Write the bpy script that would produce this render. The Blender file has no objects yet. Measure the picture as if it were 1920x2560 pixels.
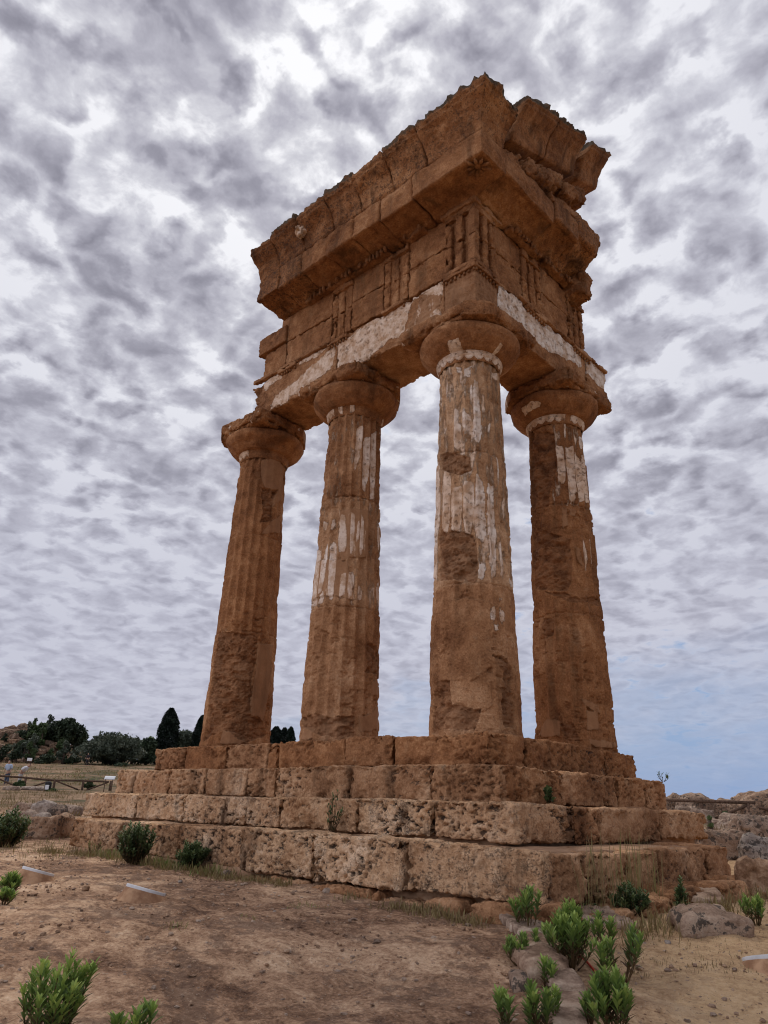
import bpy, math, random
import numpy as np
from mathutils import Matrix, Vector
sc = bpy.context.scene
COL = sc.collection
# ------------------------------------------------------------------ camera
CX, CY, FPX = 960.0, 1280.0, 1830.85
CAM = np.array([5.6301, -7.6447, -0.8336])
YAW, PITCH, ROLL = 0.76344, 0.38387, 0.03242
_f = np.array([-math.sin(YAW)*math.cos(PITCH), math.cos(YAW)*math.cos(PITCH), math.sin(PITCH)])
_r0 = np.array([math.cos(YAW), math.sin(YAW), 0.0])
_u0 = np.cross(_r0, _f)
_r = math.cos(ROLL)*_r0 + math.sin(ROLL)*_u0
_u = -math.sin(ROLL)*_r0 + math.cos(ROLL)*_u0
cd = bpy.data.cameras.new("camera")
cam = bpy.data.objects.new("camera", cd); COL.objects.link(cam)
cam.matrix_world = Matrix(((_r[0], _u[0], -_f[0], CAM[0]), (_r[1], _u[1], -_f[1], CAM[1]), (_r[2], _u[2], -_f[2], CAM[2]), (0, 0, 0, 1)))
cd.sensor_fit = 'VERTICAL'; cd.sensor_height = 36.0; cd.lens = FPX/2560.0*36.0
cd.clip_start = 0.05; cd.clip_end = 60000
sc.camera = cam
# ------------------------------------------------------------------ look
sc.view_settings.view_transform = 'Standard'; sc.view_settings.look = 'None'
sc.view_settings.exposure = 0.10; sc.view_settings.gamma = 1.0; sc.view_settings.use_curve_mapping = False
sc.cycles.use_denoising = True; sc.cycles.filter_width = 1.1
sc.cycles.max_bounces = 6; sc.cycles.diffuse_bounces = 4
# ------------------------------------------------------------------ sun behind the clouds, beyond the temple
SUN = np.array([-0.4549, 0.3445, 0.8212])
SUN_EL = math.asin(SUN[2]); SUN_AZ = math.atan2(SUN[0], SUN[1])
sl = bpy.data.lights.new("sun", 'SUN'); sl.energy = 1.5; sl.angle = math.radians(12); sl.color = (1.0, 0.95, 0.88)
so = bpy.data.objects.new("sun", sl); COL.objects.link(so)
so.rotation_euler = Vector((-SUN[0], -SUN[1], -SUN[2])).to_track_quat('-Z', 'Y').to_euler()

class NT:
    """small helper to write node trees"""
    def __init__(s, tree): s.t = tree; s.n = tree.nodes; s.l = tree.links
    def new(s, typ, ins=None, **kw):
        n = s.n.new(typ)
        for k, v in kw.items(): setattr(n, k, v)
        for k, v in (ins or {}).items(): s.set(n, k, v)
        return n
    def set(s, n, k, v):
        i = n.inputs[k]
        if hasattr(v, 'is_output') or isinstance(v, bpy.types.NodeSocket): s.l.new(v, i)
        else: i.default_value = v
    def math(s, op, a, b=0.0, c=0.0, clamp=False):
        n = s.n.new('ShaderNodeMath'); n.operation = op; n.use_clamp = clamp
        for i, v in enumerate((a, b, c)): s.set(n, i, v)
        return n.outputs[0]
    def vmath(s, op, a, b=(0, 0, 0)):
        n = s.n.new('ShaderNodeVectorMath'); n.operation = op
        s.set(n, 0, a); s.set(n, 1, b)
        return n
    def noise(s, vec, scale, detail=4, rough=.55, dist=0.0):
        n = s.new('ShaderNodeTexNoise', {'Vector': vec, 'Scale': scale, 'Detail': detail, 'Roughness': rough, 'Distortion': dist})
        return n.outputs['Fac']
    def smooth(s, v, a, b, lo=0.0, hi=1.0):
        n = s.new('ShaderNodeMapRange', {'Value': v, 'From Min': a, 'From Max': b, 'To Min': lo, 'To Max': hi}, interpolation_type='SMOOTHSTEP')
        return n.outputs[0]
    def mix(s, f, a, b, blend='MIX'):
        n = s.n.new('ShaderNodeMix'); n.data_type = 'RGBA'; n.blend_type = blend
        s.set(n, 0, f)
        for i, v in ((6, a), (7, b)):
            if isinstance(v, tuple): v = v if len(v) == 4 else (*v, 1.0)
            s.set(n, i, v)
        return n.outputs[2]
    def ramp(s, f, stops):
        n = s.n.new('ShaderNodeValToRGB'); e = n.color_ramp.elements
        while len(e) < len(stops): e.new(0.5)
        for x, (p, c) in zip(e, stops): x.position = p; x.color = (*c, 1.0)
        s.set(n, 0, f)
        return n.outputs[0]

# ------------------------------------------------------------------ sky
W = bpy.data.worlds.new("World"); sc.world = W; W.use_nodes = True
w = NT(W.node_tree); w.n.clear()
out = w.new('ShaderNodeOutputWorld')
sky = w.new('ShaderNodeTexSky', sky_type='NISHITA')
sky.sun_disc = False; sky.sun_elevation = SUN_EL; sky.sun_rotation = SUN_AZ
d = w.new('ShaderNodeTexCoord').outputs['Generated']
sep = w.new('ShaderNodeSeparateXYZ', {0: d})
dz = w.math('MAXIMUM', sep.outputs[2], 0.0)
inv = w.math('DIVIDE', 1.0, w.math('ADD', dz, 0.20))            # a curved cloud deck seen from below
pl = w.vmath('SCALE', d); w.set(pl, 3, inv)
ps = w.new('ShaderNodeSeparateXYZ', {0: pl.outputs[0]})
cp = w.new('ShaderNodeCombineXYZ', {0: ps.outputs[0], 1: ps.outputs[1], 2: 3.7}).outputs[0]
wob = w.new('ShaderNodeTexNoise', {'Vector': cp, 'Scale': 8.0, 'Detail': 5.0, 'Roughness': .55})
cw = w.vmath('ADD', cp, w.vmath('MULTIPLY', w.vmath('SUBTRACT', wob.outputs['Color'], (.5, .5, .5)).outputs[0], (.22, .22, 0)).outputs[0]).outputs[0]
big = w.noise(cp, 1.7, 3, .5)                                   # banks
vor = w.new('ShaderNodeTexVoronoi', {'Vector': cw, 'Scale': 17.0, 'Smoothness': .8, 'Randomness': 1.0}, feature='SMOOTH_F1')
puff = w.math('SUBTRACT', 1.0, w.math('MULTIPLY', vor.outputs['Distance'], 1.35))
cell = w.noise(cp, 11.0, 6, .58, .25)
fine = w.noise(cw, 17.0, 4, .6, 0.0)
thick = w.math('ADD', w.math('MULTIPLY', puff, .30), w.math('ADD', w.math('MULTIPLY', cell, .50), w.math('MULTIPLY', fine, .12)))
thick = w.math('ADD', thick, w.math('MULTIPLY', w.math('SUBTRACT', big, .38), .17))
sd = w.vmath('DOT_PRODUCT', d, tuple(SUN)).outputs['Value']
glow = w.math('POWER', w.math('MAXIMUM', sd, 0.0), 7.0)        # thin cloud near the sun is brighter
cloudcol = w.ramp(thick, [(0.35, (.60, .61, .69)), (0.42, (.50, .505, .585)), (0.50, (.405, .405, .475)), (0.58, (.315, .313, .375)), (0.70, (.245, .243, .295))])
gcol = w.ramp(thick, [(0.34, (.92, .92, .95)), (0.40, (.64, .64, .69)), (0.48, (.45, .445, .51)), (0.57, (.315, .31, .37)), (0.69, (.22, .215, .265))])
cloudcol = w.mix(glow, cloudcol, gcol)
back = w.vmath('DOT_PRODUCT', d, (-0.46, -0.88, 0.08)).outputs['Value']   # unseen sky left behind the camera, brightened to light the temple faces
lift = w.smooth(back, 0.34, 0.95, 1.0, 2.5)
# lower sky: whiter veil, then blue haze near the horizon, bluer to the right
low = w.smooth(sep.outputs[2], 0.05, 0.54, 1.0, 0.0)
cloudcol = w.mix(w.math('MULTIPLY', low, .66), cloudcol, (.47, .48, .585))
side = w.vmath('DOT_PRODUCT', d, (0.723, 0.691, 0.0)).outputs['Value']
sidep = w.smooth(side, -.30, .50)
strk = w.noise(cw, 1.9, 5, .6, .4)
cv_ = w.math('ADD', w.math('MULTIPLY', thick, .55), w.math('MULTIPLY', strk, .45))
thr = w.math('ADD', .235, w.math('MULTIPLY', low, w.math('ADD', -.03, w.math('MULTIPLY', sidep, .155))))
cover = w.smooth(cv_, thr, w.math('ADD', thr, .10))
haze = w.smooth(sep.outputs[2], 0.0, 0.24, 1.0, 0.0)
hz = w.mix(sidep, (.38, .44, .57), (.225, .335, .58))
cover2 = w.math('MULTIPLY', cover, w.smooth(w.math('ADD', sep.outputs[2], w.math('MULTIPLY', w.math('SUBTRACT', strk, .5), .22)), w.math('MULTIPLY', sidep, .02), w.math('ADD', .10, w.math('MULTIPLY', sidep, .17)), .12, 1.0))
bg_sky = w.new('ShaderNodeBackground', {'Color': w.mix(.55, sky.outputs[0], (1.9, 3.1, 5.8)), 'Strength': 0.09})
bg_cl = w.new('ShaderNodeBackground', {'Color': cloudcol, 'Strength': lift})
bg_hz = w.new('ShaderNodeBackground', {'Color': hz, 'Strength': 1.0})
m1 = w.new('ShaderNodeMixShader', {0: w.math('MULTIPLY', haze, .8), 1: bg_sky.outputs[0], 2: bg_hz.outputs[0]})
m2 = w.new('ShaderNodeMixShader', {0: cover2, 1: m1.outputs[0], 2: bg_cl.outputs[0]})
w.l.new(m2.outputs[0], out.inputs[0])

# ------------------------------------------------------------------ maths helpers
_rng = np.random.RandomState(7)
_T = _rng.uniform(-1, 1, (64, 64, 64)).astype(np.float32)
def vn(p):
    """value noise in [-1,1]"""
    p = np.asarray(p, np.float64); i = np.floor(p).astype(np.int64); f = p - i
    f = f*f*f*(f*(f*6-15)+10); i &= 63; j = (i+1) & 63
    x0, y0, z0 = i[:, 0], i[:, 1], i[:, 2]; x1, y1, z1 = j[:, 0], j[:, 1], j[:, 2]
    fx, fy, fz = f[:, 0], f[:, 1], f[:, 2]
    a = _T[x0, y0, z0]*(1-fx)+_T[x1, y0, z0]*fx; b = _T[x0, y1, z0]*(1-fx)+_T[x1, y1, z0]*fx
    c = _T[x0, y0, z1]*(1-fx)+_T[x1, y0, z1]*fx; e = _T[x0, y1, z1]*(1-fx)+_T[x1, y1, z1]*fx
    return (a*(1-fy)+b*fy)*(1-fz)+(c*(1-fy)+e*fy)*fz
def fbm(p, fr=1.0, octv=4, gain=.5, off=0.0):
    p = np.asarray(p, np.float64)*fr + off; s = 0; a = 1.0
    for k in range(octv):
        s = s + a*vn(p + 17.3*k); p = p*2.03; a *= gain
    return s
def sstep(x, a, b):
    t = np.clip((np.asarray(x, float)-a)/(b-a), 0, 1); return t*t*(3-2*t)
def inpoly(x, y, poly):
    r = np.zeros(len(x), bool); n = len(poly)
    for k in range(n):
        x1, y1 = poly[k]; x2, y2 = poly[(k+1) % n]
        if y1 == y2: continue
        r ^= ((y1 > y) != (y2 > y)) & (x < (x2-x1)*(y-y1)/(y2-y1)+x1)
    return r
def vnormals(V, F):
    q = V[F]
    if F.shape[1] == 4: n = np.cross(q[:, 2]-q[:, 0], q[:, 3]-q[:, 1])
    else: n = np.cross(q[:, 1]-q[:, 0], q[:, 2]-q[:, 0])
    N = np.zeros_like(V)
    for k in range(F.shape[1]):
        for c in range(3): N[:, c] += np.bincount(F[:, k], n[:, c], len(V))
    return N/np.maximum(np.linalg.norm(N, axis=1), 1e-12)[:, None]

# ------------------------------------------------------------------ object helpers
def mk(name, V, F, mat, parent=None, attrs=None, smooth=True, F2=None, loc=None, mats=None, mi=None):
    """one mesh object; F and F2 are face index arrays"""
    me = bpy.data.meshes.new(name); V = np.asarray(V, np.float32)
    if loc is not None: V = V - np.asarray(loc, np.float32)
    me.vertices.add(len(V)); me.vertices.foreach_set('co', V.ravel())
    fs = [np.asarray(x, np.int32) for x in (F, F2) if x is not None and len(x)]
    tot = sum(x.size for x in fs); nf = sum(len(x) for x in fs)
    me.loops.add(tot); me.polygons.add(nf)
    me.loops.foreach_set('vertex_index', np.concatenate([x.ravel() for x in fs]))
    sizes = np.concatenate([np.full(len(x), x.shape[1], np.int32) for x in fs])
    me.polygons.foreach_set('loop_start', np.concatenate([[0], np.cumsum(sizes)[:-1]]).astype(np.int32))
    me.polygons.foreach_set('use_smooth', np.full(nf, smooth))
    for m in (mats or [mat]): me.materials.append(m)
    if mi is not None: me.polygons.foreach_set('material_index', np.asarray(mi, np.int32))
    for k, a in (attrs or {}).items():
        at = me.attributes.new(k, 'FLOAT', 'POINT')
        at.data.foreach_set('value', np.broadcast_to(np.asarray(a, np.float32), (len(V),)).copy())
    me.update(calc_edges=True); me.validate()
    o = bpy.data.objects.new(name, me); COL.objects.link(o)
    if parent is not None:
        o.parent = parent
        if loc is None: o.location = -np.array(wloc(parent))
        else: o.location = np.asarray(loc) - np.array(wloc(parent))
    elif loc is not None: o.location = loc
    return o
def wloc(o):
    l = Vector(o.location)
    while o.parent is not None:
        o = o.parent; l = l + Vector(o.location)
    return l
def empty(name, loc, label=None, cat=None, group=None, parent=None):
    o = bpy.data.objects.new(name, None); COL.objects.link(o); o.empty_display_size = .2
    o.location = loc
    if parent is not None:
        o.parent = parent; o.location = np.asarray(loc) - np.array(wloc(parent))
    return tag(o, label, cat, group)
def tag(o, label=None, cat=None, group=None, kind=None):
    for k, v in (('label', label), ('category', cat), ('group', group), ('kind', kind)):
        if v: o[k] = v
    return o
def copy_thing(o, loc, rz=0.0, scale=None):
    c = o.copy(); COL.objects.link(c); c.location = loc; c.rotation_euler = (0, 0, rz)
    if scale is not None: c.scale = scale
    for ch in o.children:
        k = ch.copy(); COL.objects.link(k); k.parent = c
    return c
def gridF(nr, nc, closed=False):
    i = np.arange(nr-1)[:, None]*nc; j = np.arange(nc if closed else nc-1)[None, :]; j2 = (j+1) % nc
    return np.stack([i+j, i+j2, i+nc+j2, i+nc+j], -1).reshape(-1, 4)

def lattice_box(lo, hi, res):
    """surface lattice of a box: vertices, quads"""
    lo = np.array(lo, float); hi = np.array(hi, float)
    n = np.maximum(2, np.ceil((hi-lo)/np.array(res)).astype(int))
    nx, ny, nz = n
    P = []; Fs = []; base = 0
    for ax in range(3):
        b, c = [k for k in range(3) if k != ax]
        gb, gc = np.meshgrid(np.arange(n[b]+1), np.arange(n[c]+1), indexing='ij')
        for s in (0, 1):
            I = np.zeros((gb.size, 3), int); I[:, b] = gb.ravel(); I[:, c] = gc.ravel(); I[:, ax] = n[ax]*s
            f = gridF(n[b]+1, n[c]+1)
            flip = (s == 0) ^ (ax == 1)
            f = f[:, ::-1] if flip else f
            P.append(I); Fs.append(f+base); base += len(I)
    I = np.concatenate(P); F = np.concatenate(Fs)
    key = (I[:, 0]*(ny+1)+I[:, 1])*(nz+1)+I[:, 2]
    _, idx, inv_ = np.unique(key, return_index=True, return_inverse=True)
    V = lo + I[idx]/n*(hi-lo)
    return V, inv_.ravel()[F].astype(np.int32)
def rot_z(V, c, a):
    V = V-c; ca, sa = math.cos(a), math.sin(a)
    return np.stack([V[:, 0]*ca-V[:, 1]*sa, V[:, 0]*sa+V[:, 1]*ca, V[:, 2]], 1)+c
def rock_box(lo, hi, res=.02, rnd=.03, amp=.012, fr=3.0, pit=.0, pitf=(7, 7, 10), pfr=19.0, chip=.03, seed=0.0, warp=0.0, fine=.004):
    """weathered ashlar block: rounded, chipped, pitted; returns V,F,pitmask"""
    lo = np.array(lo, float); hi = np.array(hi, float)
    V, F = lattice_box(lo, hi, res if np.ndim(res) else (res,)*3)
    c = (lo+hi)/2; h = (hi-lo)/2; r = min(rnd, h.min()*.9)
    p = V-c; q = np.clip(p, -(h-r), h-r); dq = p-q; L = np.linalg.norm(dq, axis=1)[:, None]; n = dq/np.maximum(L, 1e-9)
    V = c+q+n*r
    edge = np.sort(np.abs(dq)/r, axis=1)[:, 1]
    near = sstep(np.sort((h-np.abs(p)), axis=1)[:, 1], .16, 0)      # close to an edge
    S = V+seed*3.17
    dsp = amp*fbm(S, fr, 3) + fine*fbm(S, 22, 3)
    dsp = dsp - chip*np.maximum(0, fbm(S, 6.5, 4, .6, 5.1)+.05)*near
    pm = np.zeros(len(V))
    if pit:
        pn = fbm(S*np.array(pitf)/7.0, pfr, 3, .6, 11.0)
        dens = sstep(fbm(S*np.array([1, 1, 2.2]), 1.5, 2, .5, 3.3), -.55, .3)
        pm = sstep(pn, .18, .50)*dens
        dsp = dsp - pit*pm
    V = V + n*dsp[:, None]
    if warp: V = V + warp*np.stack([fbm(S, 1.1, 2, .5, k*9.1) for k in range(3)], 1)*np.array([.4, .4, 1.0])
    return V, F, pm
def join(parts):
    """concatenate (V,F4) meshes"""
    Vs, Fs, b = [], [], 0
    for V, F in parts:
        Vs.append(V); Fs.append(np.asarray(F)+b); b += len(V)
    return np.concatenate(Vs), np.concatenate(Fs)
def tube(pts, rad, ns=8, cap=True):
    pts = np.asarray(pts, float); n = len(pts); rad = np.broadcast_to(np.asarray(rad, float), (n,))
    t = np.gradient(pts, axis=0); t /= np.linalg.norm(t, axis=1)[:, None]
    ref = np.array([0, 0, 1.0]) if abs(t[0, 2]) < .9 else np.array([1.0, 0, 0])
    a = np.cross(t, ref); a /= np.linalg.norm(a, axis=1)[:, None]; b = np.cross(t, a)
    an = np.arange(ns)/ns*2*math.pi
    V = pts[:, None, :]+rad[:, None, None]*(np.cos(an)[None, :, None]*a[:, None, :]+np.sin(an)[None, :, None]*b[:, None, :])
    V = V.reshape(-1, 3); F = gridF(n, ns, True)
    if cap:
        V = np.concatenate([V, pts[:1], pts[-1:]]); k = np.arange(ns); k2 = (k+1) % ns; e = (n-1)*ns
        c0 = np.stack([k2, k, np.full(ns, n*ns), np.full(ns, n*ns)], 1); c1 = np.stack([e+k, e+k2, np.full(ns, n*ns+1), np.full(ns, n*ns+1)], 1)
        F = np.concatenate([F, c0, c1])
    return V, F
def fixquads(F):
    """split degenerate quads (last index doubled) into triangles"""
    F = np.asarray(F); d_ = F[:, 2] == F[:, 3]
    return F[~d_], F[d_][:, :3]
def mkq(name, V, F, mat, parent=None, **kw):
    a, b = fixquads(F)
    return mk(name, V, a if len(a) else None, mat, parent, F2=b if len(b) else None, **kw)
def sweep(prof, path, res=.02, amp=.008, fr=4.0, seed=0.0, capamp=.02, fine=.004, topamp=0.0, topz=None, endbevel=.015):
    """sweep a closed (out,z) profile along rings (bx,by,ux,uy); rough ends; returns V,F"""
    pr = np.array(prof, float); P = []
    for k in range(len(pr)):
        a, b = pr[k], pr[(k+1) % len(pr)]; m = max(1, int(np.linalg.norm(b-a)/res))
        P += [a+(b-a)*t/m for t in range(m)]
    P = np.array(P); npf = len(P); path = np.array(path, float); nr = len(path)
    cen = P.mean(0)
    V = np.zeros((nr, npf, 3))
    for i, (bx, by, ux, uy) in enumerate(path):
        Q = P
        if i in (0, nr-1): Q = cen+(P-cen)*(1-endbevel/np.maximum(np.linalg.norm(P-cen, axis=1), .05))[:, None]
        V[i, :, 0] = bx+ux*Q[:, 0]; V[i, :, 1] = by+uy*Q[:, 0]; V[i, :, 2] = Q[:, 1]
    F = gridF(nr, npf, True); V = V.reshape(-1, 3)
    vs = [V]; fs = [F]; b = len(V)
    for end in (0, 1):
        ring = np.arange(npf)+(0 if end == 0 else (nr-1)*npf)
        src = V[ring]; c = src.mean(0); prev = ring
        for s in (.75, .5, .25, .06):
            nv = c+(src-c)*s; idx = np.arange(npf)+b; b += npf; vs.append(nv)
            k = np.arange(npf); k2 = (k+1) % npf
            q = np.stack([prev[k], prev[k2], idx[k2], idx[k]], 1)
            fs.append(q[:, ::-1] if end == 0 else q); prev = idx
        vs.append(c[None]); ci = b; b += 1
        k = np.arange(npf); q = np.stack([prev[k], prev[(k+1) % npf], np.full(npf, ci), np.full(npf, ci)], 1)
        if end == 0: q = q[:, [1, 0, 2, 3]]
        fs.append(q)
    V = np.concatenate(vs); F = np.concatenate(fs)
    a = pr; area = np.sum(a[:, 0]*np.roll(a[:, 1], -1)-np.roll(a[:, 0], -1)*a[:, 1])
    N = vnormals(V, F)
    c3 = V[:nr*npf].mean(0)
    if np.mean(np.sum(N[:nr*npf]*(V[:nr*npf]-c3), 1)) < 0: F = F[:, [1, 0, 3, 2]]; F[F[:, 2] == F[:, 3]]; N = -N
    S = V+seed*2.71
    dsp = amp*fbm(S, fr, 4)+fine*fbm(S, 24, 2)
    dsp[nr*npf:] += capamp*fbm(S[nr*npf:], 6, 3)
    if topamp: dsp = dsp + topamp*(np.maximum(fbm(S, 9.0, 4, .65, 2.2), -.6)-.1)*(V[:, 2] > topz)
    V = V+N*dsp[:, None]
    return V, F
def pixray(x, y):
    v = _f*FPX+_r*(x-CX)-_u*(y-CY); return v/np.linalg.norm(v)
# ------------------------------------------------------------------ materials
def newmat(name):
    m = bpy.data.materials.new(name); m.use_nodes = True; t = NT(m.node_tree)
    b = t.n['Principled BSDF']; b.inputs['Roughness'].default_value = .95
    b.inputs['Specular IOR Level'].default_value = .12
    return m, t, b
def attr(t, n): return t.new('ShaderNodeAttribute', attribute_name=n).outputs['Fac']
def make_stone():
    m, t, b = newmat('weathered_calcarenite')
    co = t.new('ShaderNodeTexCoord').outputs['Object']
    n1 = t.noise(co, 1.1, 5, .6); n2 = t.noise(co, 6.0, 7, .65); n3 = t.noise(co, 38.0, 5, .65)
    st = t.noise(t.vmath('MULTIPLY', co, (5, 5, 22)).outputs[0], 1.0, 5, .6, .6)
    f = t.math('ADD', t.math('MULTIPLY', n1, .45), t.math('ADD', t.math('MULTIPLY', n2, .33), t.math('MULTIPLY', n3, .27)))
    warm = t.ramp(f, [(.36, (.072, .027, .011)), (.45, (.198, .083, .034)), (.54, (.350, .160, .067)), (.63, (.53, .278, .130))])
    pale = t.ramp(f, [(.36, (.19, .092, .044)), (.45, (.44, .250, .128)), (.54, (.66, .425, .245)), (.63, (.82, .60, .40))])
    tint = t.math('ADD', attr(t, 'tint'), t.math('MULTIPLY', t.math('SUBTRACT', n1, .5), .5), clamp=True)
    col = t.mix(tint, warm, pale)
    col = t.mix(t.math('MULTIPLY', t.smooth(st, .5, .72), .35), col, (.22, .11, .055))
    # rough broken stone is browner, smooth mortar fill is tan
    ro = attr(t, 'rough')
    col = t.mix(t.math('MULTIPLY', ro, .65), col, t.mix(t.smooth(n2, .3, .7), (.085, .036, .018), (.33, .155, .072)))
    fe = t.smooth(t.math('ADD', attr(t, 'fill'), t.math('MULTIPLY', t.math('SUBTRACT', n2, .5), .5)), .45, .6)
    tan = t.mix(n2, (.24, .120, .058), (.42, .235, .125))
    col = t.mix(t.math('MULTIPLY', fe, .70), col, tan)
    # lichen: black specks and grey film
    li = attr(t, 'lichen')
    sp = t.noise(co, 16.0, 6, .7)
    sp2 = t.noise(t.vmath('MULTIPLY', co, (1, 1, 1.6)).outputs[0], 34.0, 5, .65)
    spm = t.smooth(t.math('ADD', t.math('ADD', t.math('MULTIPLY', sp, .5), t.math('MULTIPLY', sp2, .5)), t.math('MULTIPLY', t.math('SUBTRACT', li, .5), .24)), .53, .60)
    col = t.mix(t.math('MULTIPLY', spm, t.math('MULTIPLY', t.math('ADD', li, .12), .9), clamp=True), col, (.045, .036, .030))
    gf = t.smooth(t.math('ADD', n2, t.math('MULTIPLY', attr(t, 'grey'), .5)), .62, .9)
    col = t.mix(gf, col, t.mix(n3, (.055, .043, .030), (.175, .140, .098)))
    # stucco
    pn = t.noise(t.vmath('MULTIPLY', co, (1, 1, .24)).outputs[0], 10.0, 7, .70)
    pf = t.smooth(t.math('ADD', attr(t, 'plaster'), t.math('MULTIPLY', t.math('SUBTRACT', pn, .5), 1.25)), .40, .52)
    hole = t.smooth(t.noise(co, 17.0, 5, .65), .56, .66)
    pf = t.math('MULTIPLY', pf, t.math('SUBTRACT', 1.0, t.math('MULTIPLY', hole, .55)))
    pb = attr(t, 'plasterwarm')
    n2s = t.smooth(n2, .35, .65); cream = t.mix(n2s, (.47, .285, .165), (.76, .58, .43)); white = t.mix(n2s, (.53, .36, .24), (.80, .70, .60))
    col = t.mix(pf, col, t.mix(pb, white, cream))
    # old rain streaks and dark crust
    rk = t.smooth(t.math('ADD', t.math('MULTIPLY', t.noise(t.vmath('MULTIPLY', co, (2.6, 2.6, .55)).outputs[0], 1.0, 5, .65, .3), .75), t.math('MULTIPLY', n2, .25)), .50, .66)
    rk = t.math('MULTIPLY', rk, t.math('MULTIPLY', t.math('SUBTRACT', 1.0, pf), t.math('ADD', .22, t.math('MULTIPLY', li, 1.25))), clamp=True)
    col = t.mix(rk, col, (.075, .036, .018))
    # pores of the shelly stone, coloured darker than the face around them
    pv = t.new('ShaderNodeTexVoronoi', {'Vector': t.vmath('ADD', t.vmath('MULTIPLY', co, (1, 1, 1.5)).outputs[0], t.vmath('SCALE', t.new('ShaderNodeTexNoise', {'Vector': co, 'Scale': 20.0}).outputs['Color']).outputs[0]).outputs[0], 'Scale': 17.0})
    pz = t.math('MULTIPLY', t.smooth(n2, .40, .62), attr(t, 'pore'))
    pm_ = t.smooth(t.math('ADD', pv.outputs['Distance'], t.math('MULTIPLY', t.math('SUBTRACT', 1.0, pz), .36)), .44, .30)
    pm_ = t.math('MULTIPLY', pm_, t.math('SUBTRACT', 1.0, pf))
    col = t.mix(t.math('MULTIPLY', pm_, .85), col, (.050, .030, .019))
    t.l.new(col, b.inputs['Base Color'])
    v = t.new('ShaderNodeTexVoronoi', {'Vector': t.vmath('ADD', co, (0, 0, 0)).outputs[0], 'Scale': 26.0, 'Randomness': 1.0})
    pits = t.smooth(v.outputs['Distance'], .0, .28)
    h = t.math('ADD', t.math('MULTIPLY', n2, .030), t.math('ADD', t.math('MULTIPLY', n3, .010), t.math('MULTIPLY', pits, .006)))
    h = t.math('SUBTRACT', t.math('MULTIPLY', h, t.math('SUBTRACT', 1.0, t.math('MULTIPLY', t.math('MAXIMUM', pf, fe), .7))), t.math('MULTIPLY', pm_, .016))
    bp = t.new('ShaderNodeBump', {'Height': h, 'Strength': 1.0, 'Distance': 1.3})
    t.l.new(bp.outputs[0], b.inputs['Normal'])
    return m
STONE = make_stone()
def simple(name, c1, c2, scale=20.0, rough=.9, bump=.0, spec=.12):
    m, t, b = newmat(name); co = t.new('ShaderNodeTexCoord').outputs['Object']
    n = t.noise(co, scale, 5, .6)
    t.l.new(t.mix(t.smooth(n, .3, .7), c1, c2), b.inputs['Base Color'])
    b.inputs['Roughness'].default_value = rough; b.inputs['Specular IOR Level'].default_value = spec
    if bump:
        bp = t.new('ShaderNodeBump', {'Height': n, 'Strength': .6, 'Distance': bump}); t.l.new(bp.outputs[0], b.inputs['Normal'])
    return m
MORTAR = simple('tan_mortar', (.26, .145, .08), (.40, .245, .145), 12, .95, .02)

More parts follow.
